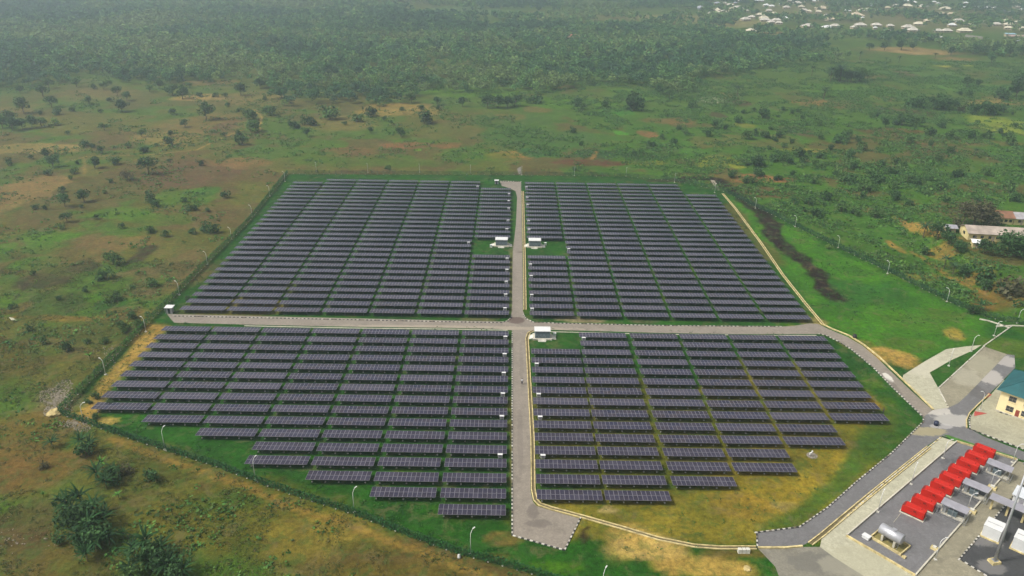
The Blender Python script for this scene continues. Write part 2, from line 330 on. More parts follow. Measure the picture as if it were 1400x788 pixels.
ELL = [  # (cx, cy, rx, ry, tone, strength, softness)
 # dry grassland on the left
 (50, 203, 70, 8, DRY, .9, .4), (40, 262, 48, 26, (132, 110, 74), .9, .3), (110, 165, 90, 12, OL, .7, .6), (225, 190, 60, 9, DRY, .8, .5), (20, 150, 30, 8, TAN, .6, .5),
 (275, 172, 60, 18, (116, 100, 62), .8, .5), (311, 172, 15, 13, BR, .9, .3), (272, 134, 42, 5, (150, 128, 84), .9, .4), (350, 135, 60, 10, (120, 104, 66), .7, .5), (130, 130, 60, 10, TAN, .5, .6), (285, 113, 40, 5, TAN, .7, .5),
 (210, 222, 50, 12, (96, 84, 50), .6, .5), (265, 238, 75, 20, (96, 76, 58), .95, .4), (330, 224, 40, 8, (124, 98, 66), .8, .5), (255, 268, 52, 11, G1, .9, .5), (175, 292, 62, 10, G1, .9, .5), (225, 300, 40, 10, G2, .8, .5), (285, 262, 20, 8, (58, 100, 34), .8, .5), (300, 290, 35, 12, (98, 82, 56), .6, .5),
 (250, 330, 50, 18, (86, 88, 44), .7, .5), (210, 345, 30, 14, (98, 96, 46), .6, .5), (150, 335, 60, 14, TAN, .7, .5), (235, 372, 60, 30, (104, 88, 64), .8, .6),
 (42, 361, 34, 12, G1, .9, .4), (67, 325, 40, 8, G1, .8, .4), (8, 338, 14, 7, G1, .8, .4), (62, 385, 32, 12, DB, .85, .3), (114, 362, 24, 10, DB, .8, .3), (192, 347, 15, 12, DB, .8, .3), (146, 352, 13, 7, TAN, .7, .4), (169, 349, 12, 13, (92, 94, 42), .9, .3), (95, 350, 50, 30, (100, 82, 60), .5, .6),
 (75, 414, 44, 17, (62, 84, 34), .9, .4), (126, 407, 15, 6, G1, .9, .4), (151, 416, 24, 11, (44, 84, 30), .9, .4), (213, 387, 12, 7, G2, .8, .4), (165, 428, 32, 9, (116, 100, 70), .7, .5), (110, 436, 60, 4, (128, 106, 54), .8, .5), (15, 408, 12, 10, G1, .8, .3), (5, 434, 14, 5, G1, .8, .3), (30, 420, 14, 8, TAN, .7, .4),
 (130, 455, 110, 18, (70, 78, 36), .7, .5), (60, 470, 40, 8, (112, 100, 68), .7, .4), (100, 482, 22, 10, (104, 96, 66), .7, .4), (20, 500, 70, 40, (82, 76, 36), .7, .6), (60, 480, 30, 8, G2, .5, .5),
 (80, 545, 34, 24, (118, 108, 86), .7, .5), (100, 585, 26, 8, (118, 108, 86), .7, .5), (30, 590, 70, 40, (106, 88, 46), .8, .6), (60, 640, 70, 34, (112, 88, 50), .8, .6), (25, 720, 60, 34, (84, 70, 48), .8, .5), (100, 770, 80, 30, (92, 82, 42), .7, .6),
 (210, 640, 80, 34, (74, 80, 32), .8, .6), (330, 710, 150, 50, (94, 94, 34), .9, .6), (430, 735, 90, 34, (128, 116, 54), .8, .6), (300, 690, 60, 16, (60, 84, 28), .7, .6), (560, 790, 120, 24, (92, 84, 36), .8, .6), (500, 750, 60, 10, (84, 86, 32), .6, .6),
 # farmland behind the fence
 (540, 150, 60, 10, (142, 122, 70), .9, .5), (465, 170, 55, 12, (112, 106, 58), .8, .5), (560, 199, 46, 4, (122, 88, 62), .9, .4), (614, 199, 17, 5, (122, 88, 62), .8, .4), (475, 207, 38, 5, (116, 90, 62), .8, .4), (432, 219, 34, 5, G1, .8, .5), (571, 205, 6, 1.6, (104, 146, 40), .9, .3), (696, 213, 34, 5, (148, 116, 66), .9, .4), (640, 127, 90, 6, G1, .8, .5), (500, 222, 120, 7, G2, .8, .5), (740, 190, 90, 14, (62, 98, 46), .8, .5), (690, 165, 70, 8, (70, 98, 48), .7, .5), (610, 180, 50, 12, (92, 100, 50), .7, .5), (650, 214, 60, 6, G1, .6, .5),
 (808, 223, 54, 3.6, (94, 62, 50), .95, .3), (844, 153, 32, 5, (60, 118, 38), .9, .4), (849, 182, 11, 3.6, (72, 138, 36), .9, .4), (915, 166, 34, 5, (116, 94, 62), .85, .4), (888, 184, 15, 4, (128, 92, 66), .85, .4), (913, 206, 18, 5, (68, 88, 52), .8, .4), (815, 211, 30, 7, (40, 76, 46), .85, .3), (735, 209, 28, 6, (44, 92, 50), .85, .3), (872, 212, 28, 5, (46, 72, 46), .8, .4), (951, 208, 22, 6, (66, 118, 34), .85, .4), (880, 222, 30, 3.5, YG, .8, .4), (775, 140, 80, 8, G1, .7, .5), (870, 130, 60, 8, G1, .6, .5), (775, 122, 14, 6, BR, .6, .4), (735, 150, 20, 4, TAN, .7, .4), (700, 160, 22, 4, TAN, .6, .4),
 (1042, 245, 50, 6, (134, 98, 66), .95, .25), (985, 223, 36, 8, (122, 132, 44), .95, .3), (1018, 172, 16, 3, YG, .9, .4), (1006, 140, 18, 6, (78, 62, 54), .9, .3), (997, 131, 14, 4, (128, 100, 66), .8, .4), (972, 137, 16, 3.4, (196, 196, 190), .75, .2), (980, 158, 12, 4, (76, 62, 54), .8, .4), (1110, 141, 34, 4, (132, 104, 66), .85, .4), (1152, 145, 22, 4, (120, 84, 58), .8, .4), (1086, 178, 26, 6, (86, 70, 58), .8, .4), (1100, 206, 34, 3, (130, 122, 52), .8, .4), (1070, 190, 20, 5, TAN, .5, .5), (1060, 198, 40, 6, (98, 92, 52), .7, .5), (980, 195, 40, 8, (104, 96, 56), .7, .5), (1050, 265, 40, 8, (98, 72, 54), .8, .4), (960, 240, 40, 4, TAN, .6, .5), (1000, 187, 20, 4, TAN, .5, .5),
 (1237, 153, 46, 6, (86, 62, 52), .9, .4), (1210, 135, 16, 4, (122, 96, 70), .8, .4), (1250, 69, 55, 5, (160, 132, 96), .9, .5), (1291, 90, 11, 2, (156, 160, 66), .9, .3), (1325, 89, 8, 1.4, (150, 160, 66), .9, .3), (1378, 172, 40, 13, (124, 142, 50), .9, .4), (1357, 139, 48, 5, (142, 124, 76), .85, .4), (1260, 100, 60, 12, (70, 112, 48), .7, .5), (1240, 101, 14, 7, (94, 78, 64), .8, .3), (1164, 124, 70, 10, G1, .7, .5), (1330, 120, 70, 6, (80, 124, 48), .8, .5), (1300, 80, 30, 3, (140, 116, 84), .7, .5), (1220, 180, 50, 4, (98, 62, 46), .8, .4), (1275, 207, 42, 10, (98, 72, 56), .7, .4), (1340, 195, 60, 5, (110, 90, 60), .6, .5), (1130, 168, 60, 8, G1, .6, .6), (1330, 230, 60, 10, G2, .6, .6), (1180, 103, 30, 4, BR, .6, .4),
 (1203, 310, 40, 22, (64, 110, 38), .8, .5), (1192, 288, 10, 3, (120, 104, 72), .9, .3), (1202, 291, 5, 2, (150, 104, 76), .9, .3), (1225, 338, 6, 10, (160, 126, 72), .8, .4), (1290, 366, 22, 10, (90, 104, 44), .7, .5), (1290, 400, 8, 6, (58, 112, 34), .8, .4), (1310, 392, 30, 10, (64, 104, 40), .6, .5), (1268, 380, 30, 6, (128, 110, 62), .5, .5),
 (1258, 318, 12, 22, (156, 126, 70), .9, .4), (1290, 350, 22, 8, (138, 114, 62), .8, .4), (1330, 385, 28, 8, (140, 110, 60), .8, .5), (1370, 415, 40, 16, (120, 90, 52), .9, .5), (1330, 350, 40, 12, (110, 98, 54), .7, .5), (1390, 360, 40, 20, (100, 96, 50), .6, .5),
 # inside the fence
 (330, 420, 85, 12, (128, 114, 66), .7, .5), (410, 395, 40, 10, (110, 104, 56), .5, .5), (640, 700, 50, 16, (66, 78, 30), .4, .6), (690, 735, 26, 10, (118, 100, 58), .8, .4), (680, 760, 20, 6, (100, 78, 50), .5, .4), (150, 575, 18, 6, (168, 146, 86), .8, .4), (700, 600, 6, 70, (140, 130, 84), .7, .4), (700, 375, 5, 50, (140, 130, 100), .5, .4),
 (1085, 650, 150, 66, (146, 128, 46), .95, .5), (1175, 560, 46, 26, (156, 124, 50), .95, .5), (900, 705, 190, 34, (124, 116, 44), .95, .4), (860, 590, 160, 90, (96, 96, 30), .85, .6), (1090, 560, 110, 70, (112, 106, 36), .9, .6), (1010, 690, 50, 16, (142, 118, 50), .6, .5), (1070, 690, 22, 6, (132, 124, 84), .6, .3), (832, 698, 15, 4.5, (172, 158, 116), .9, .3), (1170, 470, 24, 8, (108, 106, 40), .7, .5), (1090, 630, 20, 10, (80, 90, 34), .5, .5),
 (790, 438, 36, 4, (140, 130, 116), .8, .3), (880, 440, 24, 2, (96, 92, 82), .6, .3), (655, 437, 26, 2.4, (132, 124, 100), .7, .4), (1110, 440, 20, 6, (170, 150, 106), .6, .4), (1090, 448, 20, 2.4, (180, 168, 140), .7, .3),
 (880, 752, 60, 20, (200, 174, 110), .95, .5), (850, 735, 30, 18, (178, 152, 92), .8, .5), (960, 775, 70, 16, (172, 146, 84), .9, .5), (1010, 757, 60, 6, (118, 96, 54), .7, .5), (796, 733, 8, 9, (48, 38, 30), .95, .3), (800, 720, 4, 4, (48, 38, 30), .9, .3), (1090, 775, 30, 10, (120, 104, 66), .7, .5), (760, 775, 40, 10, G1, .6, .5), (840, 770, 18, 6, (50, 86, 28), .8, .4),
 (1215, 488, 34, 13, (176, 146, 84), .95, .5), (1240, 497, 18, 8, (166, 136, 78), .9, .4), (1308, 457, 14, 9, (158, 140, 66), .85, .5), (1180, 400, 60, 22, (40, 92, 34), .8, .5), (1290, 430, 30, 10, (76, 104, 32), .6, .5), (1260, 440, 60, 12, (70, 112, 32), .6, .5), (1240, 470, 40, 10, (84, 108, 36), .5, .5),
 (1010, 300, 14, 26, (96, 82, 54), .7, .5), (1050, 345, 16, 18, (100, 82, 56), .6, .5), (1385, 475, 40, 16, (78, 104, 34), .8, .4), (1270, 500, 24, 10, (50, 92, 30), .5, .5),
 # open land and village far away
 (830, 24, 150, 6, (130, 120, 84), .35, .6), (960, 28, 90, 7, (140, 132, 92), .8, .5), (640, 14, 60, 5, (90, 120, 80), .8, .5), (1230, 20, 190, 18, (130, 120, 96), .6, .6), (1120, 48, 100, 6, (100, 120, 70), .6, .5), (1060, 46, 20, 3, (164, 140, 112), .8, .4), (1000, 30, 60, 5, (128, 124, 86), .7, .5),
]
POLY = [([(205, 441), (232, 446), (190, 492), (150, 532), (128, 580), (104, 584), (100, 570), (140, 520)], (172, 142, 80), .95, 1.2),
        ([(1260, 574), (1222, 556), (1190, 560), (1150, 640), (1090, 690), (1035, 723), (1095, 722), (1172, 660)], (50, 94, 28), .9, 1.5),
        ([(1271, 510), (1283, 531), (1344, 474), (1330, 473)], (46, 96, 26), .95, .3)]
FIELD = ([(990, 266), (1060, 300), (1136, 338), (1215, 376), (1349, 438), (1345, 465), (1300, 482), (1234, 500), (1180, 476), (1134, 450), (1060, 360)], (66, 122, 14), .85)
LIN = [([(930, 246), (975, 244), (1001, 262), (1030, 284), (1052, 306), (1064, 330), (1092, 352), (1120, 380), (1141, 405)], 3.9, (38, 26, 27), 1.0),
       ([(885, 247), (930, 246)], 2.2, (62, 50, 46), .8),
       ([(150, 600), (290, 650), (420, 700), (560, 750), (700, 800)], 1.0, (134, 112, 58), .85),
       ([(1000, 180), (1060, 200)], 1, (60, 48, 40), .5), ([(348, 150), (357, 160), (356, 172), (352, 180)], .9, (170, 142, 90), .8), ([(270, 205), (300, 190), (330, 178)], .8, (168, 142, 92), .7), ([(90, 222), (118, 214), (200, 212), (270, 205)], .7, (150, 128, 84), .7),
       ([(115, 240), (117, 214)], .7, (160, 136, 90), .6), ([(690, 222), (730, 215)], 1, (120, 90, 64), .5), ([(810, 218), (816, 207)], 1.1, (150, 116, 70), .8),
       ([(1255, 195), (1300, 205), (1345, 215), (1420, 220)], 1.6, (128, 100, 66), .7), ([(1200, 178), (1255, 195)], 1.4, (104, 66, 50), .8), ([(1248, 345), (1300, 380), (1345, 402)], 1.2, (150, 118, 66), .6), ([(1095, 214), (1115, 226)], .8, (150, 120, 74), .7),
       ([(0, 435), (60, 432), (140, 436), (190, 428)], 1, (116, 96, 50), .6), ([(0, 236), (60, 228), (120, 240)], 1, (92, 86, 48), .5), ([(20, 410), (38, 388)], .7, (60, 48, 40), .7),
       ([(1000, 60), (1100, 62), (1200, 66)], 2, (130, 124, 80), .4)]
def ground_colour(x, y):
    n1 = fbm(x, y, 45, 21); n2 = fbm(x, y, 11, 31); n3 = fbm(x, y, 3.2, 41, 3)
    wx = (fbm(x, y, 14, 51)-.5)*14+(fbm(x, y, 3.5, 61, 3)-.5)*4; wy = (fbm(x, y, 14, 71)-.5)*14+(fbm(x, y, 3.5, 81, 3)-.5)*4
    side = sstep(-60, 120, x+.12*(y-100))
    base = lin(OL)[None]*(1-side[:, None])+lin((66, 106, 28))[None]*side[:, None]
    g = sstep(.50, .60, n1+.25*(n2-.5)+.04*side)[:, None]
    base = base*(1-g*.75)+lin((62, 102, 28))[None]*g*.75
    b = sstep(.52, .60, fbm(x, y, 38, 91)+.3*(n2-.5)-.08*side)[:, None]
    base = base*(1-b*.75)+lin((104, 86, 58))[None]*b*.6
    far = sstep(260, 420, y)[:, None]
    base = base*(1-far*.55)+lin((76, 94, 40))[None]*far*.55
    inside = sstep(-.5, .8, poly_sdf(x, y, W(COMP)))[:, None]
    gc = lin((34, 84, 14))[None]*(.75+.5*n2[:, None])
    yel = sstep(.58, .72, n2*.6+n1*.4)[:, None]*.35
    gc = gc*(1-yel)+lin((104, 116, 36))[None]*yel
    c = base*(1-inside)+gc*inside
    fm = (sstep(-3, 3, poly_sdf(x+wx*.15, y+wy*.15, W(FIELD[0])))*FIELD[2]*np.clip(.8+.6*(n2-.35), 0, 1))[:, None]; c = c*(1-fm)+lin(FIELD[1])[None]*fm
    for (cx, cy, rx, ry, t, st, so_) in ELL:
        p = G0(cx, cy); a = G0(cx+rx, cy); u1 = G0(cx, cy-ry); d1 = G0(cx, cy+ry)
        RX = np.linalg.norm(a-p); RY = abs(u1[1]-d1[1])/2; k = min(1., .06*min(RX, RY)); k = max(k, .06)
        q = ((x+wx*k*1.6-p[0])/RX)**2+((y+wy*k*1.6-p[1])/RY)**2
        msk = (1-sstep(1-so_, 1+so_*.6, q))*st*np.clip(.85+.7*(n2-.35), 0, 1.05)
        msk = np.clip(msk, 0, 1)[:, None]
        c = c*(1-msk)+lin(t)[None]*msk
    for (P, t, st, so_) in POLY:
        msk = (sstep(-so_, so_, poly_sdf(x+wx*.15, y+wy*.15, W(P)))*st*np.clip(.8+.6*(n2-.35), 0, 1))[:, None]
        c = c*(1-msk)+lin(t)[None]*msk
    for (P, wd, t, st) in LIN:
        d = line_dist(x+wx*.17*min(wd, 3)/(1+.6*(wd < 2)), y+wy*.17*min(wd, 3)/(1+.6*(wd < 2)), W(P))*(.7+.6*n3)
        msk = ((1-sstep(wd*.7, wd*1.25, d))*st)[:, None]
        c = c*(1-msk)+lin(t)[None]*msk
    c = c*(.80+.40*n3[:, None])*(.86+.28*n2[:, None])
    return np.clip(c*KG*np.array([1.07, 1.0, .72])[None], 0.004, .8)
def axis(lo, a, b, hi, step, gr):
    v = list(np.arange(a, b, step)); s = step; t = v[-1]
    while t < hi: s *= gr; t += s; v.append(t)
    s = step; t = v[0]; u = []
    while t > lo: s *= gr; t -= s; u.append(t)
    return np.array(u[::-1]+v)
XS = axis(-6500, -215, 215, 6500, 1.05, 1.028); YS = axis(-700, -135, 300, 8500, 1.05, 1.017)
gx, gy = np.meshgrid(XS, YS); nx_, ny_ = len(XS), len(YS); gx = gx.ravel(); gy = gy.ravel()
GCOL = ground_colour(gx, gy)
hz = height(gx, gy)
_i = np.arange((ny_-1)*(nx_-1)); _r0 = (_i//(nx_-1))*nx_+(_i % (nx_-1))
me = npmesh('ground', np.stack([gx, gy, hz], 1), quads=np.stack([_r0, _r0+1, _r0+nx_+1, _r0+nx_], 1), col=GCOL, smooth=True)
mt, n, b = new_mat('ground_soil_and_grass')
a = nd(n, 'ShaderNodeAttribute', attribute_name='Col')
f1 = ramp(n, noise(n, .75, 8, .75), .32, .68, .5, 1.5)
f2 = ramp(n, noise(n, .11, 6, .65), .3, .7, .78, 1.22)
mm = nd(n, 'ShaderNodeMath', operation='MULTIPLY'); n.links.new(f1, mm.inputs[0]); n.links.new(f2, mm.inputs[1])
h = nd(n, 'ShaderNodeHueSaturation'); n.links.new(a.outputs['Color'], h.inputs['Color']); n.links.new(mm.outputs[0], h.inputs['Value'])
gm = ramp(n, noise(n, .33, 8, .72, dist=.5), .50, .60, 0, .42)
g2_ = ramp(n, noise(n, .21, 8, .72, dist=.8), .53, .63, 0, .34)
o_ = mixc(n, gm, h.outputs[0], (.035, .095, .018), 'MIX'); o_ = mixc(n, g2_, o_, (.16, .125, .06), 'MIX')
near = nd(n, 'ShaderNodeSeparateColor'); n.links.new(a.outputs['Color'], near.inputs[0])
n.links.new(o_, b.inputs['Base Color']); b.inputs['Roughness'].default_value = .95; b.inputs['Specular IOR Level'].default_value = .1
bump(n, b, noise(n, 1.3, 6, .75), .7, .5)
me.materials.append(mt)
tag(link('ground', me), kind='structure')

# ------------------------------------------------------------------ roads and paving
def inset_z(P, z): return [(p[0], p[1], z) for p in P]
def sheet(name, px, z, mat, world=False):
    P = px if world else W(px)
    mb = MB(); mb.face(inset_z(P, z), mat)
    o = mb.build(name)
    import bmesh
    bm = bmesh.new(); bm.from_mesh(o.data); bmesh.ops.triangulate(bm, faces=bm.faces[:]); bmesh.ops.recalc_face_normals(bm, faces=bm.faces[:])
    for f in bm.faces:
        if f.normal.z < 0: f.normal_flip()
    bm.to_mesh(o.data); bm.free()
    return tag(o, kind='structure')
DUST = (.34, .31, .26); LIGHT = (.62, .58, .50)
def st(px, py, rx, ry, c, s): p = G0(px, py); return (p[0], p[1], rx, ry, c, s)
M['road'] = pave('road_grey', (.245, .212, .172), [st(706, 438, 3, 2.4, (.09, .06, .05), .8), st(736, 716, 3, 1.2, (.10, .085, .075), .5), st(728, 700, 1.3, 2.2, (.10, .085, .075), .5), st(711, 600, .7, 14, (.14, .12, .10), .35), st(713, 500, .6, 14, (.14, .12, .10), .3), st(714, 345, 2.5, .8, (.1, .07, .06), .7), st(1214, 516, 1.0, 2.6, (.60, .57, .50), .8), st(1222, 530, 1.2, 5, (.12, .10, .08), .5), st(640, 448, 40, 1.2, (.34, .29, .22), .6)], var=.16)
M['asphalt'] = pave('asphalt_grey', (.155, .150, .150), [st(1303, 574, 5, 3.2, (.40, .38, .34), .75), st(1278, 562, 4.5, 2.0, (.46, .43, .38), .8), st(1256, 549, 2.6, 3.4, (.48, .45, .40), .8), st(1352, 515, 4, 5, (.42, .39, .35), .75), st(1371, 492, 4, 4, (.40, .37, .34), .7), st(1335, 535, 3, 4, (.09, .085, .08), .5), st(1262, 590, 6, 2, (.36, .31, .16), .6), st(1288, 583, 3, 1.2, (.40, .38, .36), .6)], var=.14)
M['pale'] = pave('pale_concrete_paving', (.42, .40, .29), [st(1180, 770, 9, 5, (.34, .32, .22), .5), st(1265, 500, 8, 7, (.47, .44, .34), .5)], var=.26, nscale=.3, crack=True)
M['olivepave'] = pave('stained_concrete_paving', (.26, .235, .165), [st(1345, 500, 5, 8, (.30, .28, .20), .6), st(1320, 515, 5, 6, (.36, .34, .26), .5)], var=.22, nscale=.25)
M['yard'] = pave('yard_asphalt', (.165, .160, .162), [st(1330, 660, 4.5, 10, (.06, .06, .065), .7), st(1312, 670, 3, 6, (.07, .07, .07), .5), st(1240, 640, 5, 8, (.13, .125, .13), .5)], var=.13)
M['gravel'] = pave('dark_gravel', (.060, .060, .062), [st(1345, 735, 4, 3, (.2, .19, .18), .6), st(1355, 775, 3, 2, (.2, .19, .18), .6)], var=.3, nscale=.3)
M['lowerpave'] = pave('lower_forecourt', (.21, .195, .155), [st(1120, 770, 6, 3, (.12, .115, .10), .6), st(1160, 775, 6, 3, (.30, .28, .21), .5)], var=.25, nscale=.2)
sheet('central_road', [(683, 248.3), (712.4, 249), (713.2, 300), (714.3, 360), (715, 425), (718, 434), (729, 440.8), (735, 452), (722, 454), (718.5, 462), (721, 520), (725, 600), (725.3, 671), (728.5, 686), (733.7, 692), (752.8, 698), (792.9, 709.3), (771.9, 752.8), (700.3, 732.5), (700.3, 680), (700.5, 600), (700.3, 500), (700, 452), (680, 450), (682, 441), (692, 439), (698, 434), (699.8, 425), (701, 345), (705.3, 308), (707, 270), (705, 262), (698, 258), (686, 254.5)], .030, M['road'])
sheet('cross_road', [(228, 429.5), (440, 434.5), (620, 438.6), (690, 440), (760, 441.5), (900, 445.5), (1000, 446.3), (1067, 447), (1085, 446), (1105, 442.5), (1118, 443), (1134, 451), (1129.5, 459), (1118, 457), (1000, 457), (899.8, 455.4), (760, 451.5), (695, 450.5), (620, 448.6), (480, 447), (334, 444), (238, 441.5)], .026, M['road'])
sheet('ring_road', [(1134, 450.8), (1159, 461), (1179, 473), (1199, 489.6), (1220, 510), (1245, 534), (1274.8, 561), (1262.3, 570.5), (1232.5, 540.5), (1220, 530), (1195.5, 504.5), (1179, 490.4), (1162.5, 477.2), (1146, 467.3), (1129.5, 459), (1120, 456)], .022, M['road'])
sheet('access_road', [(1262, 570.4), (1275, 561), (1294, 557.7), (1310, 551.5), (1322, 540.5), (1350, 510), (1376.5, 484.6), (1387, 486), (1388, 503), (1338, 554), (1324, 567), (1320.5, 584), (1345, 597), (1400, 618), (1440, 634), (1440, 645), (1400, 630), (1369.7, 620), (1287.4, 596), (1268, 609.5), (1225, 645), (1170, 689), (1122.7, 729), (1110, 739), (1097.7, 745.9), (1035.5, 748), (1034, 728.6), (1093, 721), (1132, 694), (1170.5, 659.5), (1218.8, 620), (1262.3, 577)], .018, M['asphalt'])
sheet('paving', [(1234.9, 513), (1265, 494), (1294, 477.7), (1320, 474), (1342, 472), (1333, 478), (1300, 493), (1271, 509.7), (1283, 531.4), (1296.5, 557.7), (1276, 561), (1233.7, 519)], .034, M['pale'])
sheet('paving', [(1282.8, 531.4), (1345.7, 474.3), (1376.5, 484.6), (1322, 540.5), (1310, 551.5), (1296.5, 557.7)], .038, M['olivepave'])
sheet('paving', [(1287.8, 598), (1307.6, 604.5), (1157, 733), (1251.5, 787.5), (1250, 800), (1200, 800), (1140, 762), (1121, 748), (1124, 733), (1200, 672)], .014, M['pale'])
sheet('generator_yard', [(1307.6, 605), (1389.5, 630), (1251, 787.3), (1157, 733)], .045, M['yard'])
sheet('paving', [(1391, 630.5), (1440, 645), (1440, 700), (1400, 663), (1367, 700), (1311.6, 764.8), (1350, 790), (1350, 830), (1215, 830), (1252.5, 788)], .050, M['olivepave'])
sheet('gravel_bed', [(1400, 663), (1480, 660), (1480, 840), (1350, 830), (1350, 790), (1311.6, 764.8), (1367, 700)], .010, M['gravel'])
sheet('forecourt', [(1036, 750), (1098, 748), (1121, 748), (1140, 762), (1200, 800), (1215, 830), (1080, 830), (1060, 775)], .008, M['lowerpave'])
M['apron'] = pave('apron_concrete', (.36, .34, .24), [st(1345, 590, 3, 3, (.26, .24, .17), .5)], var=.2)
sheet('building_apron', [(1327, 570), (1336, 558), (1350, 545), (1372, 520), (1420, 520), (1480, 600), (1440, 632), (1400, 614.8), (1360, 600), (1326, 587)], .012, M['apron'])
M['redpave'] = simple('red_painted_concrete', (.35, .06, .045), .8)
sheet('red_corner', [(1332.5, 562.5), (1350, 565.5), (1331.5, 569.5)], .055, M['redpave'])
sheet('red_corner', [(1351, 537.5), (1356, 540), (1347, 546)], .055, M['redpave'])
sheet('grass_verge', [(1290, 594.8), (1297, 595.5), (1340, 610), (1390, 625.5), (1388, 629), (1340, 614.5), (1300, 601.5)], .056, simple('verge_grass', (.05, .14, .02), .95, 0, .4, 1.2))
sheet('path', [(971, 246), (977, 247), (981, 254), (984, 261), (977, 256)], .02, pave('dusty_path', (.28, .24, .18)))
sheet('path', [(707, 231), (712, 228), (712.5, 238), (709, 238.5)], .02, pave('gravel_path', (.20, .18, .15)))
sheet('path', [(12, 433.5), (18, 435), (24, 439), (15, 438)], .02, M['pale'])

def along(P, step):
    P = [np.array(p, float) for p in P]; out = []; carry = 0
    for a, b in zip(P[:-1], P[1:]):
        L = np.linalg.norm(b-a); d = (b-a)/L; t = carry
        while t < L: out.append((a+d*t, d)); t += step
        carry = t-L
    return out
def gr(k, i):      # worn, muddy and repainted blocks
    r = float(_hash(np.array([i*7.]), np.array([3.]), 5)[0])
    return 'kdirty' if k in ('kwhite', 'kblack') and r > .86 else 'kworn' if k == 'kwhite' and r > .5 else k
M['kworn'] = simple('kerb_worn_paint', (.36, .34, .29), .8, 0, .3, 3); M['kdirty'] = simple('kerb_muddy', (.16, .14, .10), .9, 0, .3, 3)
def kerb(px, blk=.62, h=.18, wd=.30, mats=('kwhite', 'kblack')):
    mb = MB()
    for i, (p, d) in enumerate(along(W(px), blk)):
        nrm = np.array([-d[1], d[0]])*wd/2; e = p+d*(blk-.01)
        c = [p-nrm, e-nrm, e+nrm, p+nrm]
        k = len(mb.v); mb.v += [(q[0], q[1], -.02) for q in c]+[(q[0], q[1], h) for q in c]
        for q in ((4, 5, 6, 7), (0, 1, 5, 4), (1, 2, 6, 5), (2, 3, 7, 6), (3, 0, 4, 7)):
            mb.f.append(tuple(k+j for j in q)); mb.m.append(mb.mi(M[gr(mats[i % len(mats)], i)]))
    return tag(mb.build('road_kerb'), kind='structure')
kerb([(236, 432.6), (440, 436.8), (620, 440.6), (684, 441.6), (694, 439.5), (699, 434)])
kerb([(715.3, 430), (719, 436), (729, 440.8), (760, 442.4), (900, 445.5), (1000, 446.5), (1067, 447)])
kerb([(700.2, 455), (700.2, 560), (700.2, 732.5), (771.9, 752.8), (793.5, 709.3)])
kerb([(684, 248), (712.4, 248.7)])
kerb([(1118, 456.6), (1129.5, 459), (1146, 467.3), (1162.5, 477.2), (1179, 490.4), (1195.5, 504.5), (1220, 530), (1262.3, 570.8), (1262.3, 577), (1218.8, 620), (1170.5, 659.5), (1132, 694), (1093, 721), (1034.4, 728.6), (1035.5, 748)])
kerb([(1327, 568), (1325, 574), (1326, 587), (1360, 600), (1400, 614.8), (1440, 631)])
kerb([(1283, 531.4), (1296.5, 557.7)], mats=('kwhite', 'concrete'))
kerb([(1283, 531), (1345.5, 474)], mats=('kwhite', 'concrete'))
kerb([(1400, 662), (1367, 700), (1311.6, 764.8), (1350, 789)])
kerb([(1363, 563), (1396, 573)])
kerb([(1140, 722), (1200, 668), (1287, 597.5)], mats=('kwhite', 'wallcream'), h=.12)
kerb([(1344, 474), (1385, 445)], mats=('kwhite', 'concrete'))
def strip_wall(name, px, h, wd, mat, kind='structure', off=0):
    P = [np.array(p) for p in W(px)]; mb = MB()
    nr = []
    for i in range(len(P)):
        d = P[min(i+1, len(P)-1)]-P[max(i-1, 0)]; d /= np.linalg.norm(d); nr.append(np.array([-d[1], d[0]]))
    for i in range(len(P)-1):
        a0, a1, b0, b1 = P[i]+nr[i]*(off-wd/2), P[i]+nr[i]*(off+wd/2), P[i+1]+nr[i+1]*(off-wd/2), P[i+1]+nr[i+1]*(off+wd/2)
        c = [a0, b0, b1, a1]; k = len(mb.v); mb.v += [(q[0], q[1], -.03) for q in c]+[(q[0], q[1], h) for q in c]
        for q in ((4, 5, 6, 7), (0, 1, 5, 4), (2, 3, 7, 6))+(((3, 0, 4, 7),) if i == 0 else ())+(((1, 2, 6, 5),) if i == len(P)-2 else ()):
            mb.f.append(tuple(k+j for j in q)); mb.m.append(mb.mi(mat))
    o = mb.build(name)
    if kind: tag(o, kind=kind)
    return o
def drain(px, gap=.8, h=.22, label=None):
    strip_wall('drain_channel', px, h, .22, M['wallcream'], off=gap/2)
    strip_wall('drain_channel', px, h, .22, M['wallcream'], off=-gap/2)
    strip_wall('drain_bed', px, .045, gap-.22, M['drainbed'])
M['drainbed'] = simple('drain_bed_silt', (.13, .105, .05), .9, 0, .3)
drain([(714.6, 262), (715.6, 300), (717, 360), (717.8, 424)], .8)
drain([(729, 452.8), (723, 456), (720.5, 463), (723.5, 520), (728, 600), (729, 670), (732, 684), (738, 690), (754, 695.5), (793, 706), (850, 722), (900, 737), (950, 747), (985, 749.5), (1034, 749.5)], .8)
drain([(988, 265), (1005, 285), (1040, 332), (1070, 376), (1100, 414), (1125, 444)], .7)
strip_wall('drain_wall', [(1125, 444), (1137, 450), (1161, 459.5), (1181, 472), (1201, 488), (1222, 508), (1247, 532), (1276, 560.5)], .3, .45, M['wallcream'])
drain([(1270, 612), (1226, 647.5), (1172, 691.5), (1125, 731), (1108, 744)], .9)
strip_wall('drain_wall', [(1036, 749.5), (1075, 749.5), (1097, 747.5)], .3, .4, M['wallcream'])
strip_wall('drain_wall', [(334, 446), (480, 449), (620, 450.6), (694, 452)], .12, .35, M['concrete'])
strip_wall('drain_wall', [(736, 453.6), (900, 457.4), (1060, 459), (1116, 459)], .1, .3, M['concrete'])
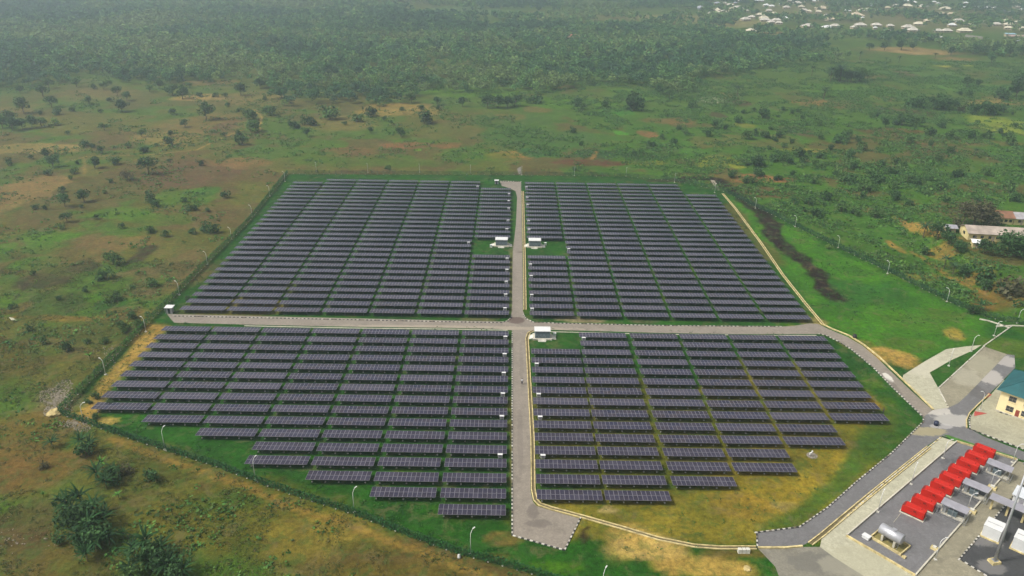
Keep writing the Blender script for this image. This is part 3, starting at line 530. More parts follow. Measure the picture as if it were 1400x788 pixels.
strip_wall('drain_wall', [(1321.5, 586), (1321, 575), (1325, 566), (1340, 551), (1352, 540)], .35, .25, M['wallcream'])
strip_wall('yard_wall', [(1307.6, 604.5), (1230, 671), (1157, 733.5)], .45, .28, M['concrete'])
strip_wall('yard_wall', [(1157, 733.5), (1204, 760.5), (1251, 788)], .45, .28, M['wallcream'])
strip_wall('yard_wall', [(1251, 788), (1310, 721), (1390.5, 630)], .45, .28, M['concrete'])
strip_wall('yard_wall', [(1390.5, 629.5), (1350, 617), (1307.6, 604.5)], .45, .28, M['wallcream'])
strip_wall('boundary_step', [(1339, 437), (1352, 439.5), (1366, 444), (1380, 449)], .3, .5, M['concrete'])
strip_wall('boundary_step', [(1362, 447), (1385, 446), (1410, 447)], .3, .5, M['concrete'])
# ================================================================== SOLAR TABLES
PXT, TW, SLP, TILT, ZH, PY, GC, XG = 15.1, 14.15, 3.8, 0.1072, 1.5, 5.325, 14.345, 6.67
CT, ST = math.cos(TILT), math.sin(TILT)
def onslope(p, lift=0.):      # local (x, s along slope from the high near edge, n normal) -> xyz, origin at the near edge on the ground
    x, s, nn = p; return (x, s*CT+nn*ST, ZH-s*ST+nn*CT)
MW, ML = 1.0, 1.97
def module_faces(mb, x0, s0, glass_gap=.042):
    x1, s1 = x0+MW-.012, s0+ML-.012
    mb.box(x0, x1, s0, s1, -.035, 0, M['frame'], T=onslope)
    g = glass_gap
    mb.face([onslope((x0+g, s0+g, .003)), onslope((x1-g, s0+g, .003)), onslope((x1-g, s1-g, .003)), onslope((x0+g, s1-g, .003))], M['glass'])
def array_mesh():
    mb = MB()
    mb.box(0, TW, .0, SLP-.02, -.04, 0, M['frame'], T=onslope)
    for i in range(14):
        for j in range(2):
            x0 = i*(TW/14)+.045; s0 = j*1.9+.045
            x1 = (i+1)*(TW/14)-.045; s1 = (j+1)*1.9-.055
            mb.face([onslope((x0, s0, .003)), onslope((x1, s0, .003)), onslope((x1, s1, .003)), onslope((x0, s1, .003))], M['glass'])
    return mb
def module_mesh():
    mb = MB(); x0, x1, s0, s1 = -.5, .5, -.935, .935
    T = lambda p: (p[0], p[1]*CT+p[2]*ST, -p[1]*ST+p[2]*CT)
    mb.box(x0, x1, s0, s1, -.035, 0, M['frame'], T=T)
    mb.face([T((x0+.042, s0+.042, .003)), T((x1-.042, s0+.042, .003)), T((x1-.042, s1-.042, .003)), T((x0+.042, s1-.042, .003))], M['glass'])
    return mb.mesh('solar_module')
def frame_mb(x, light=False):
    mb = MB(); s1, s2 = 1.15, 3.1
    for s in (s1, s2):
        p = onslope((x, s, -.16)); mb.box(x-.05, x+.05, p[1]-.05, p[1]+.05, -.05, p[2], M['darksteel'])
        if not light: mb.box(x-.15, x+.15, p[1]-.15, p[1]+.15, -.05, .16, M['footing'])
    mb.box(x-.04, x+.04, .25, 3.6, -.20, -.10, M['steel'], T=onslope)
    a = onslope((x, s1, -.9)); b_ = onslope((x, 1.9, -.2)); mb.tube([a, b_], .03, M['darksteel'], 5)
    return mb
def rails_mb():
    mb = MB()
    for s in (.45, 1.4, 2.35, 3.3): mb.box(.1, TW-.1, s-.03, s+.03, -.098, -.042, M['steel'], T=onslope)
    return mb
ARR = array_mesh().mesh('panel_array'); MODM = module_mesh(); RAILS = rails_mb().mesh('purlins')
FX = [1.15+i*2.96 for i in range(5)]
FR = [frame_mb(x).mesh('support_frame') for x in FX]
sub = MB()
for x in FX:
    f = frame_mb(x, True); k = len(sub.v); sub.v += f.v
    for q, mi in zip(f.f, f.m): sub.f.append(tuple(k+i for i in q)); sub.m.append(sub.mi(f.mats[mi]))
SUBM = sub.mesh('support_frames')
def table_xy(side, half, col, row):
    x = (-(8-col)*PXT+(PXT-TW)) if side == 'L' else XG+(col-1)*PXT
    if side == 'R' and col == 2 and half == 'D': x -= .35
    y = GC+row*PY if half == 'U' else -(row-1)*PY
    return x, y
LAST = {'L': {1: 9, 2: 10, 3: 11, 4: 13, 5: 14, 6: 15, 7: 16}, 'R': {1: 15, 2: 15, 3: 14, 4: 13, 5: 11, 6: 9}}
tabs = []
for side in 'LR':
    for c, last in LAST[side].items():
        for r in range(1, last+1):
            if side == 'R' and c == 1 and r < 3: continue
            tabs.append((side, 'D', c, r))
for c in range(1, 8):
    for r in range(0, {1: 27, 7: 26}.get(c, 28)):
        if c == 7 and r in (10, 11, 12): continue
        tabs.append(('L', 'U', c, r))
for c in range(1, 7):
    for r in range(0, 25 if c == 6 else 28):
        if c == 1 and r in (10, 11, 12): continue
        tabs.append(('R', 'U', c, r))
def tdist(t):
    x, y = table_xy(*t); return math.hypot(x+7-CAM[0], y-CAM[1])
tabs.sort(key=tdist)
NEAR_MODULES, INDIV = 34, 300
tilt_j = random.Random(5)
def tlabel(t):
    side, half, c, r = t
    n = (8-c) if side == 'L' else c
    row = r if half == 'D' else r+1
    return 'solar table in %s row %s the cross road, %s %s of the central road' % (ordn(row), 'below' if half == 'D' else 'above', ordn(n), 'left' if side == 'L' else 'right')
for i, t in enumerate(tabs[:INDIV]):
    x, y = table_xy(*t)
    o = empty('solar_table', (x, y+tilt_j.uniform(-.06, .06), 0)); o.rotation_euler = (math.radians(tilt_j.uniform(-.25, .25)), math.radians(tilt_j.uniform(-.12, .12)), 0)
    tag(o, tlabel(t), 'solar table', 'ground mounted solar tables in rows')
    if i < NEAR_MODULES:
        for a in range(14):
            for b_ in range(2):
                p = onslope((a*(TW/14)+TW/28, b_*1.9+.95, 0)); link('solar_module', MODM, o, p)
    else: link('panel_array', ARR, o)
    if t[1] == 'D':
        for fm in FR: link('support_frame', fm, o)
        if i < NEAR_MODULES: link('purlins', RAILS, o)
    else: tag(link('support_frames', SUBM, o), kind='stuff')
# the tables farther than the nearest 300: one object
def arrays_of(me):
    V = np.empty(len(me.vertices)*3); me.vertices.foreach_get('co', V); V = V.reshape(-1, 3)
    F = np.empty(len(me.polygons)*4, int); me.loops.foreach_get('vertex_index', F)
    MI = np.empty(len(me.polygons), int); me.polygons.foreach_get('material_index', MI); return V, F.reshape(-1, 4), MI
sub4 = MB()
for x in FX:
    for s in (.75, 3.2):
        p = onslope((x, s, -.16)); sub4.box(x-.05, x+.05, p[1]-.05, p[1]+.05, -.05, p[2], M['steel'])
SUB4 = sub4.mesh('legs_tmp')
Va, Fa, Ma = arrays_of(ARR); Vs, Fs, Ms = arrays_of(SUB4); VV = []; FF = []; MM = []; k = 0
for t in tabs[INDIV:]:
    x, y = table_xy(*t); off = np.array([x, y+tilt_j.uniform(-.06, .06), tilt_j.uniform(-.03, .03)])
    for V_, F_, M_ in ((Va, Fa, Ma), (Vs, Fs, Ms+2)):
        VV.append(V_+off); FF.append(F_+k); MM.append(M_); k += len(V_)
me = npmesh('far_solar_tables', np.concatenate(VV), quads=np.concatenate(FF), mats=[M['frame'], M['glass'], M['darksteel']])
me.polygons.foreach_set('material_index', np.concatenate(MM).astype(np.int32)); me.update()
tag(link('far_solar_tables', me), 'rows of solar tables filling the far end of the farm', 'solar tables', kind='stuff')
bpy.data.meshes.remove(SUB4)

# ------------------------------------------------------------------ inverter cabinets on posts at the row ends
def inverter(loc, label, green=False):
    o = empty('inverter_cabinet', loc); tag(o, label, 'cabinet', 'white inverter cabinets at the row ends')
    mb = MB(); mb.box(-.5, .5, -.22, .22, .62, 1.45, M['white']); mb.box(-.4, .4, -.235, -.222, .72, 1.35, M['frame']); mb.build('cabinet_box', o)
    mb = MB(); mb.box(-.58, .58, -.32, .32, 1.47, 1.51, M['white']); mb.build('rain_cover', o)
    for s in (-.4, .4):
        mb = MB(); mb.box(s-.04, s+.04, -.04, .04, -.05, .62, M['steel']); mb.build('leg', o)
    return o
INV = [((690.4, 463), 'first'), ((690.4, 486.6), 'third'), ((689.2, 513.3), 'fifth'), ((687.8, 541.5), 'seventh'), ((687.2, 572.4), 'ninth'), ((684.7, 623.4), 'twelfth')]
def inv_at(t, dx):
    x, y = table_xy(*t); return (x+dx, y-.30, 0)
for r in (1, 3, 5, 7, 9, 12):
    inverter(inv_at(('L', 'D', 7, r), TW-.9-r*.05), 'white inverter cabinet by %s row below cross road, left of central road' % ordn(r))
for c, r, dx in ((2, 1, 1.2), (1, 4, 1.4), (1, 7, 1.5), (1, 9, 1.6), (1, 12, 1.8)):
    inverter(inv_at(('R', 'D', c, r), dx), 'white inverter cabinet by %s row below cross road, right of central road' % ordn(r))
for c, r, dx in ((7, 1, TW-1.3), (7, 3, TW-1.2), (7, 5, TW-1.1), (7, 7, TW-1.0), (7, 9, TW-1.), (6, 12, TW-1.2), (7, 15, TW-1.4), (7, 17, TW-1.1), (7, 20, TW-.9), (7, 22, TW-.9), (7, 24, TW-.9), (6, 26, TW-.9)):
    inverter(inv_at(('L', 'U', c, r), dx), 'white inverter cabinet by %s row above cross road, left of central road' % ordn(r+1))
for c, r, dx in ((1, 1, .8), (1, 3, .9), (1, 6, 1.), (1, 8, .9), (2, 11, .9), (1, 15, 1.0), (1, 17, 1.0), (1, 21, .9), (1, 23, .8), (1, 26, .7)):
    inverter(inv_at(('R', 'U', c, r), dx), 'white inverter cabinet by %s row above cross road, right of central road' % ordn(r+1))

# ------------------------------------------------------------------ substations by the roads
def substation(px, label, ramp):
    p = G(*px); o = empty('substation_cabin', (p[0], p[1]+1.4, 0)); tag(o, label, 'substation', 'white roofed substation cabins by the central road')
    mb = MB(); mb.box(-2.25, 2.25, -1.4, 1.4, .45, 2.75, M['cabinet']); mb.build('cabin_body', o)
    for i in range(4):
        x = -2.1+i*1.06; mb = MB(); mb.box(x, x+1.0, -1.435, -1.402, .55, 2.6, M['louvre'])
        for k in range(12): mb.box(x+.08, x+.92, -1.46, -1.437, 1.15+k*.08, 1.19+k*.08, M['cabinet'])
        mb.box(x+.86, x+.92, -1.475, -1.437, .9, 1.05, M['white']); mb.build('louvred_door', o)
    mb = MB(); mb.box(-2.45, 2.45, -1.62, 1.62, 2.752, 2.90, M['white']); mb.box(-2.3, 2.3, -1.5, 1.5, 2.902, 2.96, M['white']); mb.build('roof', o)
    mb = MB(); mb.box(-2.9, 2.9, -1.9, 1.9, -.05, .448, M['concrete']); mb.build('plinth', o)
    mb = MB()
    for k in range(3): mb.box(-1.3, 1.1, -1.9-.35*(k+1), -1.902-.35*k, -.05, .36-.12*k, M['footing'])
    mb.build('steps', o)
    for s in (-1, 1):
        mb = MB(); x0, x1 = (s*2.9, s*4.2)
        a, c_ = min(x0, x1), max(x0, x1)
        hi, lo = (.44, .0)
        z0, z1 = (lo, hi) if s < 0 else (hi, lo)
        a += .003; c_ -= .003
        mb.face([(a, -1.3, z0), (c_, -1.3, z1), (c_, 1.3, z1), (a, 1.3, z0)], M['footing'])
        mb.face([(a, -1.3, -.05), (c_, -1.3, -.05), (c_, -1.3, z1), (a, -1.3, z0)], M['footing']); mb.build('ramp', o)
    return o
substation((685.6, 337.5), 'white roofed substation cabin on the left of the central road', 1)
substation((731, 338.7), 'white roofed substation cabin right of central road above the cross road', 1)
substation((741.5, 464.5), 'white roofed substation cabin right of central road just below the cross road', 1)
def meterbox(px, label):
    p = G(*px); o = empty('junction_box', tuple(p)); tag(o, label, 'junction box')
    mb = MB(); mb.box(-.45, .45, -.35, .35, .25, 1.0, simple_cache('pale_green_box', (.42, .55, .45))); mb.build('box_body', o)
    mb = MB(); mb.box(-.5, .5, -.4, .4, 1.0, 1.06, M['white']); mb.build('lid', o)
    mb = MB(); mb.box(-.5, .5, -.4, .4, -.05, .248, M['concrete']); mb.build('base', o)
_sc = {}
def simple_cache(nm, c, **k):
    if nm not in _sc: _sc[nm] = simple(nm, c, **k)
    return _sc[nm]
meterbox((671.3, 338.3), 'small pale green junction box in grass left of the left substation')
meterbox((745.3, 335.3), 'small pale green junction box in grass right of the upper right substation')
meterbox((758, 459.5), 'small pale junction box beside the substation below the cross road')

# ------------------------------------------------------------------ guard huts
def hut(px, label, s=1.):
    p = G(*px); o = empty('guard_hut', tuple(p)); tag(o, label, 'hut')
    mb = MB(); mb.box(-.9*s, .9*s, -.8*s, .8*s, 0, 2.0*s, M['greymetal']); mb.build('wall', o)
    mb = MB(); mb.box(-1.3*s, 1.3*s, -1.2*s, 1.2*s, 2.05*s, 2.17*s, M['white']); mb.build('roof', o)
    mb = MB(); mb.box(-.35*s, .35*s, -.82*s, -.803*s, .0, 1.8*s, M['window']); mb.build('door', o)
    for sx in (-1.1, 1.1):
        mb = MB(); mb.box(sx*s-.05, sx*s+.05, -1.1*s, -1.0*s, 0, 2.05*s, M['steel']); mb.build('post', o)
hut((233, 427.5), 'small grey hut with white roof at the left end of the cross road')
hut((679, 251.5), 'small grey hut with pale roof at the far end of the central road', .85)

# ------------------------------------------------------------------ lamp posts
def lamp_post(px, h, ang, label, group, style='street', loc=None):
    p = G(*px) if loc is None else loc
    o = empty('lamp_post', tuple(p), ang); tag(o, label, 'lamp post', group)
    mb = MB(); mb.tube([(0, 0, -.1), (0, 0, h*.8), (.05, 0, h*.86), (.35, 0, h*.95), (.75, 0, h)], [.085, .065, .06, .05, .045], M['white'], 8); mb.build('pole', o, smooth=True)
    mb = MB(); mb.box(.65, 1.25, -.11, .11, h-.02, h+.07, M['white']); hd = mb.build('lamp_head', o)
    mb = MB(); mb.box(.7, 1.2, -.09, .09, h-.04, h-.022, M['frame']); mb.build('lens', hd)
    mb = MB(); mb.box(-.28, .28, -.28, .28, -.1, .2, M['footing']); mb.build('base', o)
    return o
def face_at(px, inward):        # yaw so that the arm points towards a sight point
    p = G(*px); q_ = G(*inward); return math.atan2(q_[1]-p[1], q_[0]-p[0])
LEFTP = [(114.3, 575.7), (144.4, 512.6), (199.5, 454), (245.4, 403.7), (283.7, 362), (316.6, 327.7), (344.6, 296.3), (368.9, 268.6), (389.7, 248.6)]
for i, px in enumerate(LEFTP):
    lamp_post(px, 5.0, PI*.87 if i else .6, 'pale lamp post inside the left fence, %s from its near corner' % ordn(i+1), 'lamp posts along the fence')
BOT = [(225.7, 615), (349.3, 657), (484.4, 700.7), (643.5, 757.8)]
for i, px in enumerate(BOT):
    lamp_post(px, 6.0, 1.15-.1*i, 'pale lamp post by the near fence, %s from the left corner' % ordn(i+1), 'lamp posts along the fence')
lamp_post((823, 813), 6.0, 1.0, 'lamp post whose head alone shows at the bottom edge below the sandy ground', 'lamp posts along the fence')
TOP = [(432.6, 234.6), (502.8, 236), (573.6, 236.5), (643.3, 238), (713.3, 239.7), (785.3, 240.6), (855.9, 241.3), (922.2, 249.7), (977, 263.8)]
for i, px in enumerate(TOP):
    lamp_post(px, 4.9, -PI/2, 'pale lamp post inside the far fence, %s from the left' % ordn(i+1), 'lamp posts along the fence')
RIGHTP = [(1032.6, 285), (1087, 310.4), (1145.7, 339), (1213.3, 374.2), (1294.5, 412.7), (1390.6, 441.8)]
for i, px in enumerate(RIGHTP):
    lamp_post(px, 4.8, 2.3 if i < 5 else .2, 'pale lamp post inside the right fence, %s from the far end' % ordn(i+1), 'lamp posts along the fence')
for px, h, ang, lb in [((1358.9, 459.4), 5.0, 0, 'white lamp post by the soil strip above the paved slope'), ((1327.4, 480.7), 5.4, 0, 'white lamp post standing in the grass triangle, upper one'), ((1297, 500.5), 5.2, .9, 'white lamp post standing in the grass triangle, lower one'),
                       ((1340, 560.6), 5.6, PI, 'white lamp post beside the red corner of the building apron'), ((1289, 627), 5.4, 0, 'white lamp post on left side of the generator yard near its upper corner'),
                       ((1384, 632.5), 5.2, 0, 'white lamp post at the upper right corner of the generator yard'), ((1353.8, 665.5), 4.4, 0, 'white lamp post between the upper and middle transformer shelters'),
                       ((1322.5, 697), 4.4, 0, 'white lamp post between the middle and lower transformer shelters'), ((1278.6, 765.5), 5.6, 0, 'white lamp post on the right wall of the yard beyond the tank'),
                       ((1245.6, 662.5), 5.4, .9, 'white lamp post on the left yard wall, second from the upper corner'), ((1200, 700.5), 5.4, .9, 'white lamp post on the left yard wall, nearest the tank')]:
    lamp_post(px, h, ang, lb, 'white lamp posts round the generator yard and forecourt')

# ------------------------------------------------------------------ fence with creepers, one fence per side
def fence(px, label, cover, hgt=2.0, seed=1, cx=(.03, .10, .03)):
    P = [np.array(p) for p in W(px)]; c0 = P[0]
    o = empty('fence', (c0[0], c0[1], 0)); tag(o, label, 'fence', 'green mesh fences round the solar farm')
    rng = np.random.default_rng(seed)
    pts = along(P, 3.0)
    pm = MB(); pm.box(-.05, .05, -.05, .05, -.1, hgt+.12, M['mesh']); pm.box(-.14, .14, -.14, .14, -.1, .12, M['footing']); pme = pm.mesh('fence_post')
    step = 1 if len(pts) <= 98 else int(math.ceil(len(pts)/98))
    for p, d in pts[::step][:98]: link('fence_post', pme, o, (p[0]-c0[0], p[1]-c0[1], 0))
    mb = MB()
    for a, b_ in zip(P[:-1], P[1:]):
        L = np.linalg.norm(b_-a); d = (b_-a)/L; nr = np.array([-d[1], d[0]])*.012
        def bar(t0, t1, z0, z1):
            q = [a+d*t0-nr, a+d*t1-nr, a+d*t1+nr, a+d*t0+nr]; k = len(mb.v)
            mb.v += [(w_[0]-c0[0], w_[1]-c0[1], z0) for w_ in q]+[(w_[0]-c0[0], w_[1]-c0[1], z1) for w_ in q]
            for f in ((4, 5, 6, 7), (0, 1, 5, 4), (2, 3, 7, 6)): mb.f.append(tuple(k+j for j in f)); mb.m.append(mb.mi(M['mesh']))
        for z in np.arange(.1, hgt, .24): bar(0, L, z, z+.035)
        for t in np.arange(0, L, .33): bar(t, t+.03, .02, hgt)
    mb.build('mesh_panels', o)
    C = []; S = []; K = []
    for a, b_ in zip(P[:-1], P[1:]):
        L = np.linalg.norm(b_-a); d = (b_-a)/L; nr = np.array([-d[1], d[0]]); n_ = int(L*cover*26)
        t = rng.uniform(0, L, n_); z = hgt*rng.beta(1.3, 1.1, n_)
        q = a[None]+d[None]*t[:, None]
        den = fbm(q[:, 0], q[:, 1], 6, seed+3, 3); keep = (den+.25*(1-z/hgt)) > (.62-.32*cover); t, z, q, den = t[keep], z[keep], q[keep], den[keep]
        q = q+nr[None]*rng.normal(0, .22, len(t))[:, None]*(1.3-z/hgt*.6)[:, None]
        C.append(np.stack([q[:, 0]-c0[0], q[:, 1]-c0[1], z+(den-.5)*.9], 1)); S.append(rng.uniform(.3, .62, len(t)))
        kk = np.array(cx)[None]*(.7+.6*rng.random(len(t)))[:, None]; K.append(kk)
    if C:
        V_, F_, c_ = leaves(np.concatenate(C), np.concatenate(S), np.concatenate(K), rng)
        me_ = npmesh('creeper', V_, quads=F_, mats=[M['vine']], col=c_); cr = link('creeper', me_, o); cr['kind'] = 'stuff'
    return o
fence(FENCE[:6], 'creeper covered mesh fence along the left side of the solar farm', .9, 2.2, 3, (.045, .13, .02))
fence([FENCE[0], (144.7, 589), (225.7, 616), (289, 636), (399, 677), (484.5, 704), (550, 730), (623, 756.6), (720, 783), (760, 796), (860, 832)], 'dark creeper covered mesh fence along the near side of the farm', .95, 2.0, 5, (.02, .085, .02))
fence(FENCE[5:10], 'low dark mesh fence along the far side of the farm', .35, 2.0, 7, (.03, .08, .03))
fence(FENCE[9:], 'dark green mesh fence down the right side beside the farm plots', .7, 2.0, 9, (.018, .065, .028))

# ------------------------------------------------------------------ generator yard
def yaw_of(a, b): d = np.array(b)-np.array(a); return math.atan2(d[1], d[0])
gA, gB, gC = G0(1231, 700)[:2], G0(1261.4, 714)[:2], G0(1269.4, 706.7)[:2]
gyaw = yaw_of(gA, gB)
g1, g9 = np.array([111.6, -53.4]), np.array(gA)
def generator(loc, label, proto=None):
    if proto is not None:
        o = copy_tree(proto); o.location = loc; o['label'] = label; return o
    o = empty('generator', loc, gyaw); tag(o, label, 'generator', 'red generators in a slanting row')
    L, Wd, H = 4.5, 1.75, 2.15
    mb = MB(); mb.box(-.25, L+.2, -.25, Wd+.25, -.03, .14, M['concrete']); mb.build('plinth', o)
    mb = MB(); mb.box(0, L, .05, Wd-.05, .142, .34, M['black']); mb.build('skid_base', o)
    mb = MB(); bv = .07
    prof = [(0, .342), (0, H-bv), (bv, H), (Wd-bv, H), (Wd, H-bv), (Wd, .342)]
    x0, x1 = .85, L
    for i in range(len(prof)):
        a, b_ = prof[i], prof[(i+1) % len(prof)]
        mb.face([(x0, a[0], a[1]), (x0, b_[0], b_[1]), (x1, b_[0], b_[1]), (x1, a[0], a[1])][::-1], M['red'])
    mb.face([(x1, p[0], p[1]) for p in prof][::-1], M['red']); mb.face([(x0, p[0], p[1]) for p in prof], M['red'])
    bd = mb.build('canopy', o)
    mb = MB()      # control and intake end with sloping shoulder
    mb.box(0, .848, 0, Wd, .342, H-.35, M['red']); mb.face([(0, 0, H-.349), (.848, 0, H-.349), (.848, 0, H-.05), (.5, 0, H-.05)], M['red'])
    mb.face([(0, Wd, H-.349), (.5, Wd, H-.05), (.848, Wd, H-.05), (.848, Wd, H-.349)], M['red'])
    mb.face([(0, 0, H-.349), (.5, 0, H-.05), (.5, Wd, H-.05), (0, Wd, H-.349)], M['darkred']); mb.face([(.5, 0, H-.05), (.848, 0, H-.05), (.848, Wd, H-.05), (.5, Wd, H-.05)], M['red'])
    mb.build('intake_end', o)
    mb = MB(); mb.box(-.02, -.003, .45, 1.3, .8, 1.5, M['white']); mb.box(-.032, -.022, .6, 1.15, .95, 1.35, M['black']); mb.build('control_panel', o)
    for i in range(3):
        x = 1.0+i*1.15; mb = MB(); mb.box(x, x+1.08, -.022, -.003, .45, 1.95, M['red']); mb.box(x+.9, x+1.0, -.04, -.024, 1.1, 1.3, M['black']); 
        if i == 1: mb.box(x+.2, x+.75, -.032, -.024, 1.3, 1.75, M['darkred'])
        mb.build('door', bd)
    for i in range(2):
        x = 1.0+i*2.2; mb = MB(); mb.box(x, x+.9, Wd+.003, Wd+.02, .45, 1.9, M['darkred']); mb.build('vent', bd)
    mb = MB(); mb.box(L+.003, L+.03, .25, Wd-.25, .6, 1.9, M['darkred'])
    for k in range(9): mb.box(L+.032, L+.05, .28, Wd-.28, .66+k*.135, .72+k*.135, M['red'])
    mb.build('radiator_grille', o)
    mb = MB(); mb.tube([(L-.9, Wd*.5, H-.02), (L-.9, Wd*.5, H+.18), (L-.75, Wd*.5, H+.28)], .07, M['darkred'], 8); mb.build('exhaust', o)
    for (x, y) in ((1.1, .3), (1.1, Wd-.3), (L-.3, .3), (L-.3, Wd-.3)):
        mb = MB(); mb.box(x-.07, x+.07, y-.04, y+.04, H+.002, H+.1, M['darkred']); mb.build('lifting_eye', o)
    return o
gproto = None
for i in range(9):
    p = g1+(g9-g1)*(i/8.)
    lb = ['red generator at the upper end of the row, by the grass verge', 'red generator next to the upper end one, second of the row', 'red generator beside the upper transformer shelter, third of the row', 'red generator fourth from the upper end of the slanting row', 'red generator in the middle of the row beside the middle shelter', 'red generator sixth from the upper end of the slanting row', 'red generator third from the tank end of the row', 'red generator second from the tank end, beside the lower shelter', 'red generator at the lower end of the row nearest the silver tank'][i]
    o = generator((p[0], p[1], .048), lb, gproto)
    if gproto is None: gproto = o
def shelter(px, label, proto=None):
    p = G0(*px)
    if proto is not None:
        o = copy_tree(proto); o.location = (p[0], p[1], .048); o['label'] = label; return o
    o = empty('transformer_shelter', (p[0], p[1], .048), gyaw); tag(o, label, 'shelter', 'grey roofed transformer shelters beside the generators')
    L, Wd = 4.6, 1.9
    mb = MB()
    n_ = 24
    mb.box(-.3, L+.3, -.3, Wd+.1, 2.60, 2.66, M['greymetal'], T=lambda q: (q[0], q[1], q[2]+q[1]*.10))
    for k in range(n_):
        x = -.28+k*(L+.56)/n_; mb.box(x, x+.06, -.3, Wd+.1, 2.662, 2.70, M['greymetal'], T=lambda q: (q[0], q[1], q[2]+q[1]*.10))
    mb.build('roof', o)
    for x in (0, L/2, L):
        for y in (0, Wd):
            mb = MB(); mb.box(x-.05, x+.05, y-.05, y+.05, 0, 2.6+y*.1, M['steel']); mb.build('post', o)
    mb = MB()
    for z in (.12, .6, 1.1):
        for (x0, x1, y0, y1) in ((-.55, L+.55, -.9, -.87), (-.55, -.52, -.9, Wd), (L+.52, L+.55, -.9, Wd)): mb.box(x0, x1, y0, y1, z, z+.05, M['steel'])
    for k in range(22):
        x = -.55+k*(L+1.1)/21; mb.box(x-.02, x+.02, -.9, -.87, 0, 1.25, M['steel'])
    for k in range(1, 12):
        y = -.9+k*(Wd+.9)/12
        for x in (-.55, L+.52): mb.box(x, x+.03, y-.02, y+.02, 0, 1.25, M['steel'])
    mb.build('railing', o)
    mb = MB(); mb.box(1.3, 3.0, .45, 1.45, .25, 1.5, M['cabinet']); mb.box(1.5, 2.8, .55, 1.35, 1.502, 1.75, M['louvre'])
    for k in range(10):
        x = 1.33+k*.17; mb.box(x, x+.05, .25, .44, .45, 1.35, M['cabinet']); mb.box(x, x+.05, 1.46, 1.7, .45, 1.35, M['cabinet'])
    tr = mb.build('transformer', o)
    for k in range(3):
        mb = MB(); x = 1.7+k*.45; mb.tube([(x, .95, 1.752), (x, .95, 2.1)], [.07, .035], M['darkred'], 8); mb.build('bushing', tr)
    mb = MB(); mb.box(.25, .9, .5, 1.2, 0, 1.6, M['steel']); mb.build('switch_cabinet', o)
    mb = MB(); mb.box(-.1, L+.1, .1, 1.8, -.04, .2, M['concrete']); mb.build('plinth', o)
    return o
sh = shelter((1284.5, 701.5), 'grey roofed transformer shelter nearest the silver tank')
shelter((1314, 673.5), 'grey roofed transformer shelter in the middle of the three', sh)
shelter((1346.5, 646), 'grey roofed transformer shelter farthest from the tank', sh)

# fuel tank in its bund
tc0, tc1 = np.array(G0(1207.3+3, 736)[:2]), np.array(G0(1229, 751.5)[:2])
b00, b10, b11 = np.array(G0(1188.8, 735.8)[:2]), np.array(G0(1231, 760.8)[:2]), np.array(G0(1240.3, 746.3)[:2])
bu = (b10-b00)/np.linalg.norm(b10-b00); bv_ = np.array([-bu[1], bu[0]]); bL = np.linalg.norm(b10-b00); bW = 4.0
byaw = math.atan2(bu[1], bu[0])
o = empty('fuel_bund', (b00[0], b00[1], .048), byaw); tag(o, 'cream block bund wall around the silver fuel tank', 'bund')
mb = MB(); mb.box(0, bL, 0, .22, -.02, .55, M['wallcream']); mb.box(0, bL, bW-.22, bW, -.02, .55, M['wallcream']); mb.box(0, .22, .223, bW-.223, -.02, .549, M['wallcream']); mb.box(bL-.22, bL, .223, bW-.223, -.02, .549, M['wallcream']); mb.build('bund_wall', o)
mb = MB(); mb.box(.225, bL-.225, .225, bW-.225, -.02, .06, simple('oily_bund_floor', (.20, .17, .06), .6, 0, .3)); mb.build('bund_floor', o)
o = empty('fuel_tank', (b00[0], b00[1], .11), byaw); tag(o, 'silver horizontal fuel tank on two concrete saddles inside the bund', 'fuel tank')
mb = MB(); R_ = 1.15; zc = 2.15; yc = bW/2; x0, x1 = bL*.5-2.55, bL*.5+2.35
mb.tube([(x0, yc, zc), (x0+.02, yc, zc), (x0+.14, yc, zc), (x0+.2, yc, zc), (x1-.2, yc, zc), (x1-.14, yc, zc), (x1-.02, yc, zc), (x1, yc, zc)], [.05, R_*.55, R_*.93, R_, R_, R_*.93, R_*.55, .05], M['tank'], 36); mb.build('tank_shell', o, smooth=True)
mb = MB(); xm = (x0+x1)/2; mb.tube([(xm+.3, yc, zc+R_-.05), (xm+.3, yc, zc+R_+.22)], .32, M['tank'], 16); mb.box(xm-.1, xm+.7, yc-.4, yc+.4, zc+R_+.222, zc+R_+.26, M['tank']); mb.build('manhole', o)
for x in (x0+1.2, x1-1.2):
    mb = MB(); mb.box(x-.22, x+.22, yc-1.0, yc+1.0, -.02, 1.02, M['concrete'], taper=.0); mb.box(x-.22, x+.22, yc-1.0, yc-.62, 1.022, 1.35, M['concrete']); mb.box(x-.22, x+.22, yc+.62, yc+1.0, 1.022, 1.35, M['concrete']); mb.build('saddle', o)
mb = MB(); mb.tube([(x1-.5, yc-.6, zc-R_*.85), (x1-.5, yc-.6, .3), (x1-.5, yc-1.2, .3)], .045, M['steel'], 8); mb.build('outlet_pipe', o)
pp = G0(1184, 736); o = empty('pump_box', (pp[0], pp[1], .048), byaw); tag(o, 'small white pump box left of the fuel bund', 'pump box')
mb = MB(); mb.box(-.7, .7, -.5, .5, 0, .62, M['white']); mb.build('box_body', o); mb = MB(); mb.box(-.78, .78, -.58, .58, .622, .70, M['white']); mb.build('lid', o)
pp = G0(1236, 763); o = empty('valve_step', (pp[0], pp[1], .048), byaw); tag(o, 'small cream concrete step at the lower corner of the bund', 'step')
mb = MB(); mb.box(-.5, .3, -.3, .3, 0, .2, M['wallcream']); mb.build('tread', o); mb = MB(); mb.box(-.2, .3, -.3, .3, .202, .38, M['wallcream']); mb.build('tread', o)
a_, b_ = G0(1221.5, 715), G0(1231, 703)
